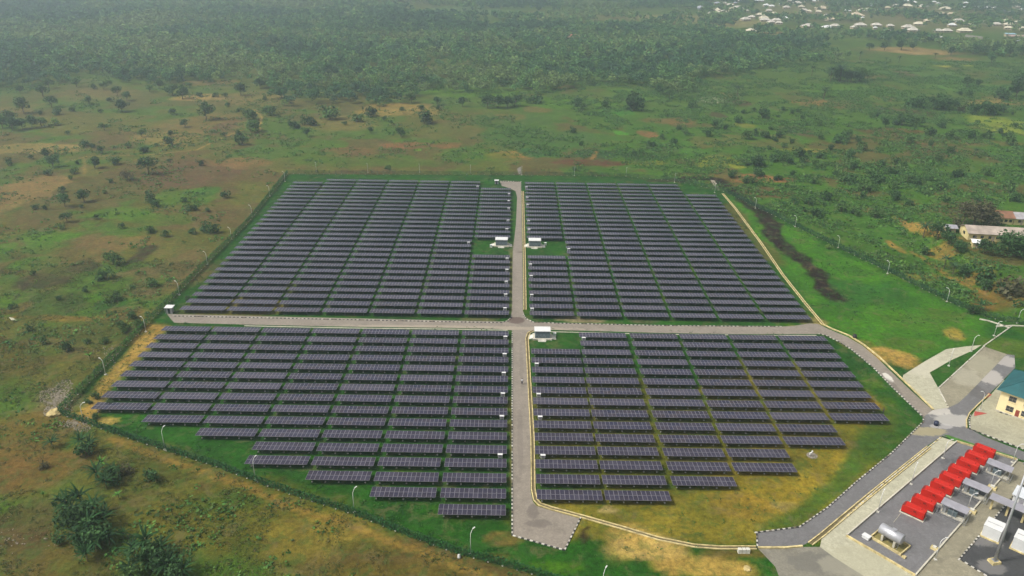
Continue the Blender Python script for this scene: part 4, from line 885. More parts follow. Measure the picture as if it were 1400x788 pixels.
o = MB(); o.tube([(a_[0], a_[1], .12), ((a_[0]+b_[0])/2, (a_[1]+b_[1])/2, .10), (b_[0], b_[1], .12)], .05, M['concrete'], 6); tag(o.build('fuel_pipe'), 'thin pale fuel pipe running from tank bund to the lowest generator', 'pipe')
def padbox(px, s, label, yaw=gyaw):
    p = G0(*px); o = empty('footing_block', (p[0], p[1], .05), yaw); tag(o, label, 'concrete block')
    mb = MB(); mb.box(-s, s, -s*.7, s*.7, -.03, .5, M['wallcream'], taper=.05); mb.build('block', o); mb = MB(); mb.box(-s*.5, s*.5, -s*.4, s*.4, .502, .75, M['footing'], taper=.03); mb.build('cap', o)
padbox((1356, 668), .9, 'cream footing block at the wall beside the middle shelter'); padbox((1328, 700), .9, 'cream footing block at the wall beside the lower shelter'); padbox((1277, 751), .7, 'cream footing block against the right yard wall below the shelters')

# equipment cabins, canopy and mast at the bottom right corner
def cabin(px, label, L=3.2, Wd=3.4, H=2.9, yaw=gyaw):
    p = G0(*px); o = empty('equipment_cabin', (p[0], p[1], .012), yaw); tag(o, label, 'cabin', 'white equipment cabins on the dark gravel')
    mb = MB(); mb.box(-.2, L+.2, -.2, Wd+.2, 0, .3, M['wallcream']); mb.build('plinth', o)
    mb = MB(); mb.box(0, L, 0, Wd, .302, H, M['white'])
    for k in range(9):
        x = .1+k*(L-.2)/9; mb.box(x, x+.06, -.02, -.002, .4, H-.1, M['white'])
    mb.build('cabin_body', o)
    mb = MB(); mb.box(-.06, L+.06, -.06, Wd+.06, H+.002, H+.12, M['white']); mb.box(.2, L-.2, Wd*.5-.04, Wd*.5+.04, H+.122, H+.16, M['frame']); mb.build('roof', o)
    mb = MB(); mb.box(L+.003, L+.03, .9, 1.9, .32, 2.4, M['greymetal']); mb.build('door', o)
cabin((1340.5, 733), 'white equipment cabin behind the mast foot, under edge of canopy')
cabin((1381, 750), 'white equipment cabin cut by the right edge of the photo', 3.2, 3.4)
p = G0(1352, 703); o = empty('canopy', (p[0]+.5, p[1]+1.2, 0), gyaw); tag(o, 'grey corrugated canopy on cream piers behind the white cabins', 'canopy')
mb = MB(); mb.box(-.5, 9, -.5, 2.2, 3.2, 3.27, M['greymetal'])
for k in range(40): mb.box(-.48+k*.237, -.42+k*.237, -.5, 2.2, 3.272, 3.31, M['greymetal'])
mb.build('roof', o)
for x in (.2, 3.2, 6.2, 8.6):
    mb = MB(); mb.box(x-.2, x+.2, .6, 1.0, 0, 3.2, M['wallcream']); mb.build('pier', o)
p = G0(1383, 690); o = empty('site_store', (p[0], p[1], 0), gyaw); tag(o, 'long store with pale sheet roof behind the canopy at right edge', 'store')
mb = MB(); mb.box(-.2, 9, 0, 3.6, 0, 2.7, M['white']); mb.build('wall', o)
mb = MB(); mb.box(-.5, 9.3, -.4, 4, 2.702, 2.8, simple('pale_sheet_roof', (.66, .68, .70), .45, .2, .1, .5)); mb.build('roof', o)
mb = MB(); mb.box(1., 1.9, -.03, -.003, .1, 2.1, M['greymetal']); mb.build('door', o)
p = G0(1359, 769); o = empty('floodlight_mast', (p[0], p[1], 0), .2); tag(o, 'tall tapering grey steel mast on a cream footing at bottom right', 'mast')
mb = MB(); mb.box(-1.0, 1.0, -.8, .8, -.05, .55, M['wallcream'], taper=.08); mb.build('footing', o)
mb = MB(); mb.tube([(0, 0, .5), (.05, 0, 10), (.1, 0, 24)], [.32, .24, .15], M['tank'], 16); mb.build('shaft', o, smooth=True)
mb = MB(); mb.box(-.5, .5, -.5, .5, .552, .62, M['steel']); mb.build('base_plate', o)
mb = MB(); mb.box(-1.2, 1.4, -.1, .1, 24, 24.2, M['steel'])
cb = mb.build('crossbar', o)
for x in (-1., .1, 1.2):
    mb = MB(); mb.box(x-.25, x+.25, -.5, -.12, 23.9, 24.3, M['frame']); mb.build('floodlight', cb)

# ------------------------------------------------------------------ control building with teal hipped roof
fl, fr = np.array(G0(1361, 561)[:2]), np.array(G0(1391, 572)[:2])
d_ = (fr-fl)/np.linalg.norm(fr-fl); yw = math.atan2(d_[1], d_[0])
o = empty('control_building', (fl[0], fl[1], 0), yw); tag(o, 'two storey cream building with teal hipped roof at right edge', 'building')
L, Wd, H = 15.0, 13.0, 6.4
mb = MB(); mb.box(0, L, 0, Wd, -.05, H, M['creamwall']); mb.box(-.15, L+.15, -.15, -.002, -.05, .35, M['concrete']); wall = mb.build('wall', o)
mb = MB(); e = 1.0; zr = H+4.2; oh = H-.1
a, b_, c, d = (-e, -e, oh), (L+e, -e, oh), (L+e, Wd+e, oh), (-e, Wd+e, oh); r1, r2 = (Wd/2, Wd/2, zr), (L-Wd/2+.5, Wd/2, zr)
for f in ((a, b_, r2, r1), (b_, c, r2), (c, d, r1, r2), (d, a, r1)): mb.face(f, M['teal'])
mb.face((d, c, b_, a), M['creamwall'])
for k in range(3):
    z = 0
mb.tube([(-e, -e, oh+.03), (Wd/2, Wd/2, zr+.03)], .09, M['teal'], 6); mb.tube([(-e, Wd+e, oh+.03), (Wd/2, Wd/2, zr+.03)], .09, M['teal'], 6); mb.tube([(Wd/2, Wd/2, zr+.03), (L-Wd/2+.5, Wd/2, zr+.03)], .09, M['teal'], 6)
mb.build('roof', o)
for z in (1.0, 3.9):
    for x in (2.1, 5.6, 9.2):
        mb = MB(); mb.box(x, x+1.6, -.03, -.003, z, z+1.5, M['window'])
        for (u0, u1) in ((x-.06, x), (x+.77, x+.83), (x+1.6, x+1.66)): mb.box(u0, u1, -.06, -.032, z-.06, z+1.56, M['oldroof'])
        mb.box(x, x+1.6, -.055, -.033, z+.72, z+.78, M['oldroof']); wn = mb.build('window', o)
        mb = MB(); mb.box(x-.15, x+1.75, -.2, -.003, z-.16, z-.065, M['creamwall']); mb.build('sill', wn)
for z in (1.0, 3.9):
    for y in (2.5, 6.5, 10):
        mb = MB(); mb.box(-.03, -.003, y, y+1.6, z, z+1.5, M['window']); mb.build('window', o)
mb = MB(); mb.box(4.3, 5.2, -.03, -.003, -.0, 2.2, simple('red_brown_door', (.25, .05, .03))); mb.build('door', o)
pk = G0(1390, 503); o = empty('annexe_building', (pk[0]+3.2, pk[1]+.5, 0), yw); tag(o, 'lower teal roofed wing behind the cream control building', 'building')
mb = MB(); mb.box(0, 10, 0, 7, -.05, 4.6, M['creamwall']); mb.build('wall', o)
mb = MB(); a, b_, c, d = (-.8, -.8, 4.5), (10.8, -.8, 4.5), (10.8, 7.8, 4.5), (-.8, 7.8, 4.5)
for f in ((a, b_, (7, 3.5, 7), (3.5, 3.5, 7)), (b_, c, (7, 3.5, 7)), (c, d, (3.5, 3.5, 7), (7, 3.5, 7)), (d, a, (3.5, 3.5, 7))): mb.face(f, M['teal'])
mb.face((d, c, b_, a), M['creamwall']); mb.build('roof', o)

# ------------------------------------------------------------------ small things
def barrel(px, r, h, mat, label, name='water_barrel'):
    p = G(*px); o = empty(name, tuple(p)); tag(o, label, 'barrel')
    mb = MB(); mb.tube([(0, 0, 0), (0, 0, .05), (0, 0, h*.33), (0, 0, h*.35), (0, 0, h*.66), (0, 0, h*.68), (0, 0, h)], [r*.92, r, r, r*1.05, r*1.05, r, r*.95], mat, 20); mb.build('barrel_body', o, smooth=True)
    mb = MB(); mb.tube([(0, 0, h), (0, 0, h+.08)], [r*.6, r*.4], mat, 16); mb.build('lid', o)
barrel((1168, 462.5), .6, 1.2, M['black'], 'black plastic barrel standing outside the ring road bend')
barrel((1279.5, 581.5), .55, 1.1, simple('dark_blue_plastic', (.015, .02, .05), .4), 'dark blue barrel standing on the road junction')
for i, (x, lb) in enumerate(((1011, 'left'), (1016.5, 'middle'), (1022, 'right'))):
    p = G(x, 755.5); o = empty('concrete_block', tuple(p)); tag(o, '%s of three pale concrete blocks beside the end of the drain' % lb, 'concrete block', 'pale concrete blocks by the drain')
    mb = MB(); mb.box(-.38, .38, -.4, .4, -.02, .95, M['footing'], taper=.05); mb.build('block_body', o)
p = G(1107, 624); o = empty('wellhead', tuple(p)); tag(o, 'white pipe wellhead on a round concrete pad in the olive grass', 'wellhead')
mb = MB(); mb.tube([(.6, .2, -.02), (.6, .2, .1)], 1.25, M['road'], 24); mb.build('pad', o)
mb = MB(); mb.tube([(0, 0, 0), (0, 0, .9), (.3, 0, 1.1)], .17, M['white'], 10); mb.build('riser_pipe', o, smooth=True)
mb = MB(); mb.tube([(.3, 0, .75), (.42, 0, 1.45), (.35, 0, 1.6)], [.15, .2, .12], M['white'], 10); mb.build('valve', o, smooth=True)
p = G(627.5, 763); mb = MB(); mb.tube([(0, 0, 0), (.05, 0, .3), (-.03, .02, .75), (0, 0, .95)], [.3, .34, .24, .05], M['white'], 10); o = mb.build('sack', None, tuple(p), True); tag(o, 'white sack lying outside the near fence', 'sack')
p = G(57, 546); 
def rock(px, r, label, mat=None):
    p = G(*px); rg = np.random.default_rng(int(px[0])); mb = MB()
    me_ = bpy.data.meshes.new('boulder'); import bmesh
    bm = bmesh.new(); bmesh.ops.create_icosphere(bm, subdivisions=3, radius=r)
    for v in bm.verts:
        nn = float(fbm(np.array([v.co.x*2+10]), np.array([v.co.y*2+v.co.z*3]), r, int(px[1]), 3)[0]); v.co *= (.65+.6*nn); v.co.z *= .7
    bm.to_mesh(me_); bm.free(); me_.materials.append(mat or simple_cache('yellow_rock', (.42, .33, .14), bmp=.4)); o = link('boulder', me_, None, tuple(p)); tag(o, label, 'boulder')
rock((75, 566), 1.9, 'yellowish boulder outside the near left fence corner')
rock((1022, 778), .8, 'small pale boulder below the concrete blocks near bottom edge')
# people
def person(px, h, mats, label, yaw, walking):
    p = G(*px); o = empty('person', tuple(p), yaw); tag(o, label, 'person')
    s = h/1.75; sp = .22 if walking else .08
    vs = [(0, 0, .95), (0, 0, 1.15), (0, .0, 1.38), (0, 0, 1.5), (0, .01, 1.56), (0, .02, 1.66), (0, .02, 1.74), (-.09, 0, .9), (-.1, sp*.6, .5), (-.1, sp-.05, .08), (-.1, sp+.12, .03), (.09, 0, .9), (.1, -sp*.3, .5), (.1, -sp, .1), (.1, -sp+.16, .03), (-.19, 0, 1.42), (-.24, -.05, 1.15), (-.23, .06, .9), (.19, 0, 1.42), (.24, .05, 1.15), (.22, .16, .95)]
    ed = [(0, 1), (1, 2), (2, 3), (3, 4), (4, 5), (5, 6), (0, 7), (7, 8), (8, 9), (9, 10), (0, 11), (11, 12), (12, 13), (13, 14), (2, 15), (15, 16), (16, 17), (2, 18), (18, 19), (19, 20)]
    rd = [.14, .12, .15, .065, .06, .10, .06, .09, .06, .045, .04, .09, .06, .045, .04, .06, .045, .035, .06, .045, .035]
    me_ = bpy.data.meshes.new('person_body'); me_.from_pydata([(a*s, b*s, c*s) for a, b, c in vs], ed, [])
    ob = link('body', me_, o); md = ob.modifiers.new('skin', 'SKIN')
    for i, r_ in enumerate(rd): me_.skin_vertices[0].data[i].radius = (r_*s, r_*s*.85)
    me_.skin_vertices[0].data[0].use_root = True
    sb = ob.modifiers.new('sub', 'SUBSURF'); sb.levels = 2; sb.render_levels = 2
    me_.materials.append(mats[2])
    hgt = lambda z: z*s
    mb = MB(); mb.tube([(0, 0, hgt(.93)), (0, 0, hgt(1.15)), (0, 0, hgt(1.38)), (0, 0, hgt(1.47))], [.185*s, .165*s, .20*s, .09*s], mats[0], 14); mb.tube([(-.19*s, 0, 1.43*s), (-.235*s, -.05*s, 1.17*s)], [.085*s, .075*s], mats[0], 8); mb.tube([(.19*s, 0, 1.43*s), (.235*s, .05*s, 1.17*s)], [.085*s, .075*s], mats[0], 8); mb.build('shirt', o, smooth=True)
    mb = MB(); mb.tube([(-.09*s, 0, .95*s), (-.1*s, sp*.6*s, .5*s), (-.1*s, (sp-.05)*s, .1*s)], [.115*s, .085*s, .07*s], mats[1], 10); mb.tube([(.09*s, 0, .95*s), (.1*s, -sp*.3*s, .5*s), (.1*s, -sp*s, .12*s)], [.115*s, .085*s, .07*s], mats[1], 10); mb.build('trousers', o, smooth=True)
    mb = MB(); mb.tube([(0, 0, 1.66*s), (0, 0, 1.72*s), (0, 0, 1.79*s)], [.108*s, .112*s, .05*s], M['black'], 12); mb.build('hair', o, smooth=True)
person((713.7, 525.5), 1.8, (M['shirt'], M['trousers'], M['skin']), 'person in a white shirt walking up the central road', .3, True)
person((1207, 566), 1.75, (M['darkcloth'], M['trousers'], M['skin']), 'person in dark clothes standing at the right end of a solar row', 1.2, False)
p = G(982, 576); 

# ================================================================== VEGETATION
def crown_mesh(name, seed, n=520, lobes=9, leaf=.085, flat=.78, tone=(.05, .10, .03), trunk=.13, shrub=False):
    rng = np.random.default_rng(seed)
    L = []; 
    for i in range(lobes):
        a = rng.uniform(0, 2*PI); r = .30*math.sqrt(rng.random()); z = trunk+.18+rng.uniform(0, .42)*flat
        if shrub: z = .10+rng.uniform(0, .32)
        L.append((r*math.cos(a), r*math.sin(a), z, rng.uniform(.14, .25)*(1.1-.3*(z-trunk))))
    L = np.array(L); k = rng.integers(0, lobes, n); d = rng.normal(size=(n, 3)); d /= np.linalg.norm(d, axis=1)[:, None]
    rr = L[k, 3]*(.7+.36*rng.random(n)); C = L[k, :3]+d*rr[:, None]*np.array([1, 1, .8]); C[:, 2] = np.maximum(C[:, 2], .03)
    base = np.array(tone)[None]*(.75+.5*rng.random((lobes, 1)))[k]*np.array([1, 1, 1])[None]
    V, F, c = leaves(C, leaf*(.6+.8*rng.random(n)), base, rng, .35)
    return npmesh(name, V, quads=F, mats=[M['leaf']], col=c)
def trunk_mesh(name, h=.42, r=.028, seed=0):
    rng = random.Random(seed); mb = MB(); mb.tube([(0, 0, -.05), (.01, 0, h*.4), (.0, .02, h)], [r, r*.8, r*.55], M['bark'], 6)
    for k in range(4):
        a = k*1.6+rng.random(); mb.tube([(0, 0, h*(.65+.08*k)), (.10*math.cos(a), .10*math.sin(a), h+.10), (.2*math.cos(a), .2*math.sin(a), h+.22)], [r*.5, r*.35, r*.15], M['bark'], 5)
    return mb.mesh(name)
def palm_crown(name, seed, tone, n=20, broad=.055, L=.5, up=.55, seg=6, z0=.62):
    rng = np.random.default_rng(seed); V = []; F = []; K = []
    for i in range(n):
        a = 2*PI*i/n*2.4+rng.uniform(-.2, .2); e = up+rng.uniform(-.45, .45); l = L*rng.uniform(.8, 1.15); dr = rng.uniform(.9, 1.6)
        dx, dy = math.cos(a), math.sin(a); x = y = 0; r = 0; z = z0; el = e; k = len(V); tn = np.array(tone)*rng.uniform(.7, 1.35)
        for s in range(seg+1):
            t = s/seg; wd = broad*(.35+1.3*t*(1-t)*2)*(1-.6*t)
            cx, cy = r*dx, r*dy; V += [(cx-dy*wd, cy+dx*wd, z-wd*.35), (cx, cy, z+wd*.15), (cx+dy*wd, cy-dx*wd, z-wd*.35)]; K += [tn]*3
            r += l/seg*math.cos(el); z += l/seg*math.sin(el); el -= dr/seg
        for s in range(seg):
            b_ = k+3*s; F += [(b_, b_+1, b_+4, b_+3), (b_+1, b_+2, b_+5, b_+4)]
    return npmesh(name, np.array(V), quads=np.array(F), mats=[M['leaf']], col=np.array(K))
DKT, MDT, LTT, BRT = (.044, .100, .030), (.075, .145, .038), (.13, .22, .04), (.085, .080, .040)
CROWNS = {'dark': [crown_mesh('crown', 101+i, 620, 10, .080, tone=DKT) for i in range(4)], 'mid': [crown_mesh('crown', 201+i, 560, 9, .082, tone=MDT) for i in range(4)],
          'light': [crown_mesh('crown', 301+i, 480, 9, .085, tone=LTT) for i in range(2)], 'brown': [crown_mesh('crown', 401+i, 480, 10, .075, tone=BRT) for i in range(2)]}
SHR = {'dark': [crown_mesh('foliage', 501+i, 340, 7, .10, tone=DKT, shrub=True) for i in range(3)], 'mid': [crown_mesh('foliage', 601+i, 320, 7, .10, tone=MDT, shrub=True) for i in range(3)],
       'light': [crown_mesh('foliage', 701+i, 300, 6, .10, tone=LTT, shrub=True) for i in range(2)], 'brown': [crown_mesh('foliage', 801, 300, 7, .10, tone=BRT, shrub=True)]}
BIG = {'dark': [crown_mesh('crown', 901+i, 3000, 30, .05, flat=1.0, tone=DKT, trunk=.04) for i in range(2)], 'mid': [crown_mesh('crown', 971, 3000, 30, .05, flat=1.0, tone=MDT, trunk=.06)], 'brown': [crown_mesh('crown', 951, 2600, 30, .045, flat=.9, tone=BRT, trunk=.04)]}
TRUNKS = [trunk_mesh('trunk', .30, .028, i) for i in range(3)]
STEM = MB(); STEM.tube([(0, 0, -.03), (.01, .01, .1), (.03, 0, .3)], [.02, .014, .006], M['bark'], 5)
for a in (.5, 2.6, 4.6): STEM.tube([(0, 0, .02), (.1*math.cos(a), .1*math.sin(a), .2)], [.012, .005], M['bark'], 5)
STEM = STEM.mesh('stem')
PALMC = [palm_crown('fronds', 11+i, (.035, .075, .03), 22) for i in range(3)]
PT = MB(); PT.tube([(0, 0, -.05), (.01, 0, .3), (.0, .01, .64)], [.03, .022, .02], M['bark'], 7); PT = PT.mesh('trunk')
BANC = [palm_crown('leaves', 31+i, (.016, .055, .014), 18, .055, .62, .8, 7, .36) for i in range(4)]
BANB = [palm_crown('leaves', 41+i, (.08, .20, .03), 9, .085, .5, 1.0, 7, .40) for i in range(2)]
BANS = MB(); BANS.tube([(0, 0, -.05), (.01, 0, .25), (0, 0, .46)], [.035, .028, .018], M['stem'], 8); BANS = BANS.mesh('stem')
vr = random.Random(3)
def plant(kind, tone, px, w_px, hfac=1.0):
    p = G(*px); s = w_px/scale_at(p); i = vr.randrange(12)
    nm = {'tree': 'tree', 'shrub': 'shrub', 'palm': 'palm_tree', 'banana': 'banana_plant', 'big': 'large_tree'}[kind]
    o = empty(nm, tuple(p), vr.uniform(0, 6.28)); o.scale = (s, s, s*hfac*vr.uniform(.9, 1.1))
    if kind == 'tree': link('crown', CROWNS[tone][i % len(CROWNS[tone])], o); link('trunk', TRUNKS[i % 3], o)
    elif kind == 'shrub': link('foliage', SHR[tone][i % len(SHR[tone])], o); link('stem', STEM, o)
    elif kind == 'palm': link('fronds', PALMC[i % 3], o); link('trunk', PT, o)
    elif kind == 'banana': link('leaves', (BANB if tone == 'light' else BANC)[i % (2 if tone == 'light' else 4)], o); link('stem', BANS, o)
    elif kind == 'big': link('crown', BIG[tone][i % len(BIG[tone])], o); link('trunk', TRUNKS[i % 3], o)
    return o
T_ = 'tree'; S_ = 'shrub'
PL = [  # kind, tone, x, y of the foot, crown width (photo pixels)
 ('tree', 'dark', 170.6, 107, 15), ('tree', 'mid', 67, 121, 15), ('tree', 'mid', 59.4, 133, 20), ('tree', 'dark', 70.8, 147, 16), ('tree', 'mid', 105, 119, 14), ('tree', 'dark', 28, 128, 11), ('tree', 'mid', 32.7, 156, 22), ('shrub', 'dark', 77, 157, 14), ('tree', 'mid', 122, 143, 14), ('tree', 'dark', 160.7, 131, 14), ('tree', 'dark', 173.6, 138, 14), ('tree', 'dark', 166.8, 153, 21), ('tree', 'mid', 141.6, 122, 13), ('tree', 'mid', 150.8, 118, 9), ('shrub', 'dark', 151.5, 139, 10), ('tree', 'mid', 143, 178.5, 12), ('shrub', 'mid', 93.7, 184, 8), ('shrub', 'light', 76, 172, 14), ('tree', 'mid', 194, 187.5, 12), ('shrub', 'dark', 114, 201, 14), ('tree', 'dark', 139.4, 210, 11),
 ('tree', 'dark', 4, 176, 20), ('tree', 'dark', 18, 179, 20), ('tree', 'dark', 31, 177, 18), ('tree', 'dark', 44, 175, 18), ('tree', 'mid', 57, 174, 15), ('tree', 'mid', 12, 170, 18), ('shrub', 'dark', 54, 157, 9), ('shrub', 'mid', 99, 153, 9), ('shrub', 'mid', 138, 155, 8), ('shrub', 'mid', 128, 122, 10),
 ('tree', 'dark', 218, 122, 15), ('tree', 'dark', 236.6, 131, 18), ('tree', 'dark', 250, 136, 18), ('tree', 'mid', 245.7, 116, 10), ('tree', 'mid', 259, 121, 10), ('tree', 'dark', 329.5, 131, 18), ('tree', 'dark', 356, 121, 15), ('tree', 'dark', 385, 134, 18), ('tree', 'light', 389, 145, 11), ('tree', 'mid', 282, 164, 28), ('tree', 'dark', 253, 174, 12), ('shrub', 'mid', 369, 157, 20), ('shrub', 'mid', 234, 157, 13), ('shrub', 'mid', 340, 166, 24), ('shrub', 'mid', 343, 181, 26), ('shrub', 'dark', 325, 186, 11), ('shrub', 'mid', 331, 199, 20), ('tree', 'dark', 234, 187.5, 11), ('shrub', 'dark', 232.7, 199, 17), ('shrub', 'mid', 306.6, 133, 9), ('shrub', 'mid', 273, 132, 10), ('shrub', 'dark', 363, 137, 8), ('shrub', 'dark', 395.7, 172, 9), ('tree', 'mid', 205, 126, 11), ('shrub', 'dark', 294, 133, 9), ('shrub', 'mid', 312, 146, 9),
 ('tree', 'dark', 63, 217, 15), ('tree', 'dark', 73, 229, 20), ('shrub', 'dark', 66.6, 240, 12), ('tree', 'dark', 129.7, 230, 18), ('shrub', 'dark', 156, 225, 16), ('shrub', 'mid', 102, 238, 13), ('shrub', 'dark', 107.5, 225, 8), ('tree', 'brown', 175, 247, 18), ('tree', 'dark', 204, 239, 25), ('shrub', 'dark', 151, 250, 9), ('shrub', 'mid', 96, 246, 8), ('tree', 'dark', 115.5, 276, 20), ('tree', 'dark', 89, 283, 19), ('tree', 'dark', 92, 304, 16), ('shrub', 'mid', 87, 263, 12), ('shrub', 'mid', 41, 218, 9), ('shrub', 'dark', 49, 287, 11), ('shrub', 'dark', 63, 287, 9), ('shrub', 'mid', 130, 300, 10), ('shrub', 'light', 82.6, 314, 13), ('shrub', 'dark', 199, 207.5, 10), ('shrub', 'mid', 142, 265, 8), ('shrub', 'mid', 233, 222, 8), ('shrub', 'mid', 168, 312, 11), ('shrub', 'mid', 214, 200, 7), ('shrub', 'mid', 176, 203, 10), ('shrub', 'dark', 127, 202, 9), ('shrub', 'mid', 12, 227, 10), ('shrub', 'mid', 113, 284, 8), ('shrub', 'dark', 262, 320, 12), ('shrub', 'mid', 250, 277, 11), ('shrub', 'dark', 283, 290, 9), ('shrub', 'mid', 206, 318, 9),
 ('shrub', 'dark', 45, 376, 10), ('shrub', 'dark', 118, 399, 10), ('shrub', 'dark', 81, 411, 9), ('shrub', 'dark', 18, 422, 11), ('shrub', 'mid', 208, 392, 19), ('shrub', 'dark', 179.5, 437, 15), ('shrub', 'mid', 160, 409, 18), ('shrub', 'mid', 165, 452, 18), ('shrub', 'mid', 181, 394, 8), ('banana', 'light', 128, 391, 10), ('banana', 'mid', 190, 415, 11), ('banana', 'light', 124, 493, 16), ('shrub', 'dark', 95, 480, 18), ('shrub', 'dark', 143, 470, 12), ('shrub', 'mid', 190, 448, 16), ('shrub', 'light', 151, 413, 14), ('shrub', 'dark', 120, 470, 10), ('shrub', 'mid', 60, 470, 14), ('shrub', 'mid', 40, 452, 12), ('shrub', 'dark', 153, 555, 13), ('shrub', 'dark', 133, 545, 14), ('shrub', 'dark', 122, 551, 10), ('shrub', 'dark', 129, 573, 12), ('shrub', 'dark', 255, 410, 10), ('shrub', 'mid', 172, 455, 12),
 ('tree', 'dark', 420, 187, 12), ('shrub', 'dark', 404, 175, 16), ('shrub', 'dark', 423.6, 171, 20), ('shrub', 'mid', 451.4, 163, 28), ('shrub', 'mid', 470.7, 171, 8), ('shrub', 'mid', 489, 167, 17), ('shrub', 'dark', 507, 160, 20), ('shrub', 'dark', 580, 169, 24), ('tree', 'dark', 575.7, 154, 12), ('tree', 'dark', 525, 166, 7), ('tree', 'dark', 535.4, 171, 7), ('tree', 'dark', 547.9, 187, 14), ('tree', 'dark', 507, 182, 10), ('tree', 'mid', 551, 155, 9), ('tree', 'dark', 598, 144, 13), ('tree', 'dark', 632.5, 146, 14), ('tree', 'dark', 667, 148, 18), ('tree', 'dark', 681, 148, 19), ('tree', 'dark', 694, 147, 17), ('shrub', 'dark', 529.6, 232, 9), ('tree', 'mid', 563, 141, 16), ('tree', 'dark', 600, 152, 8),
 ('tree', 'dark', 704, 146, 20), ('shrub', 'dark', 736, 141, 20), ('shrub', 'mid', 722, 141, 14), ('shrub', 'dark', 787.5, 145, 17), ('shrub', 'mid', 798, 150, 12), ('shrub', 'mid', 865.7, 145, 26), ('shrub', 'dark', 866, 152, 30), ('shrub', 'dark', 829, 147, 14), ('shrub', 'dark', 947, 148, 13), ('shrub', 'dark', 928, 178, 8), ('tree', 'dark', 977, 176, 13), ('shrub', 'dark', 920.4, 196, 11), ('shrub', 'dark', 784, 182, 11), ('shrub', 'dark', 793, 199, 10), ('shrub', 'dark', 868, 212, 9), ('tree', 'dark', 902, 129, 14), ('tree', 'mid', 915, 135, 14), ('shrub', 'dark', 785, 233, 7), ('shrub', 'dark', 890, 200, 12), ('shrub', 'mid', 905, 190, 10), ('shrub', 'mid', 937, 184, 12), ('shrub', 'dark', 966, 186, 14),
 ('shrub', 'dark', 990, 177, 10), ('shrub', 'dark', 1007.6, 168, 14), ('shrub', 'dark', 1042, 162, 20), ('shrub', 'dark', 1065.7, 188, 13), ('shrub', 'mid', 1045, 188, 15), ('palm', 'dark', 1127, 133, 15), ('palm', 'dark', 1008, 131, 15), ('tree', 'dark', 1122, 172, 7), ('shrub', 'dark', 1149, 196, 20), ('shrub', 'dark', 1092, 215, 18), ('shrub', 'dark', 1061, 221, 18), ('shrub', 'dark', 1078, 224, 14), ('shrub', 'dark', 1100, 223, 14), ('shrub', 'dark', 1122, 217, 13), ('shrub', 'mid', 1113, 226, 12), ('shrub', 'dark', 1034, 227, 22), ('shrub', 'mid', 1023, 191, 18), ('shrub', 'dark', 1051.5, 205, 9), ('shrub', 'dark', 1135, 205, 11), ('shrub', 'mid', 1160, 190, 18), ('shrub', 'mid', 1175, 205, 18), ('shrub', 'dark', 1160, 215, 16), ('shrub', 'mid', 1120, 190, 14),
 ('big', 'mid', 1146, 111, 17), ('big', 'mid', 1159, 112, 15), ('big', 'mid', 1174, 112, 16), ('tree', 'mid', 1139, 109, 18), ('palm', 'dark', 1135, 112, 20), ('palm', 'dark', 1148, 112, 24), ('palm', 'dark', 1163, 113, 18), ('tree', 'dark', 1175, 112, 20), ('tree', 'mid', 1186, 109, 13), ('palm', 'dark', 1109.6, 104, 13), ('palm', 'dark', 1175, 82, 11), ('palm', 'dark', 1211, 86, 8), ('palm', 'dark', 1228.6, 86, 9), ('palm', 'dark', 1278, 81, 9), ('tree', 'dark', 1355, 87, 14), ('tree', 'dark', 1321.8, 119, 15), ('tree', 'dark', 1338, 118.5, 10), ('shrub', 'dark', 1314, 131, 10), ('shrub', 'dark', 1326, 132, 11), ('shrub', 'dark', 1365.7, 136, 24), ('tree', 'dark', 1393.6, 115, 18), ('tree', 'dark', 1389, 134, 26), ('palm', 'dark', 1125.7, 136, 14),
 ('shrub', 'dark', 1243, 146, 22), ('shrub', 'dark', 1258, 148, 22), ('tree', 'dark', 1276, 150, 20), ('shrub', 'dark', 1290, 150, 24), ('shrub', 'brown', 1315, 153, 14), ('tree', 'dark', 1302, 152, 18), ('shrub', 'dark', 1330, 155, 22), ('tree', 'dark', 1345, 157, 20), ('shrub', 'dark', 1360, 157, 24), ('tree', 'dark', 1372, 154, 14),
 ('tree', 'dark', 1210, 174, 14), ('shrub', 'dark', 1233, 172, 24), ('shrub', 'mid', 1253, 172, 20), ('shrub', 'dark', 1271, 185, 17), ('shrub', 'dark', 1288.6, 175, 15), ('shrub', 'dark', 1325, 189, 16), ('shrub', 'mid', 1350, 190, 16), ('shrub', 'mid', 1380, 198, 20), ('palm', 'dark', 1333, 214, 12), ('shrub', 'mid', 1300, 190, 18), ('shrub', 'mid', 1240, 196, 18),
 ('tree', 'dark', 1209, 69, 13), ('tree', 'dark', 1232, 69, 17), ('tree', 'dark', 1188, 69, 11), ('tree', 'dark', 1248, 68, 11), ('tree', 'dark', 1300, 76, 12), ('tree', 'dark', 1330, 74, 16), ('tree', 'dark', 1345, 76, 16), ('tree', 'dark', 1362, 76, 18), ('tree', 'dark', 1380, 78, 18), ('tree', 'dark', 1396, 80, 18),
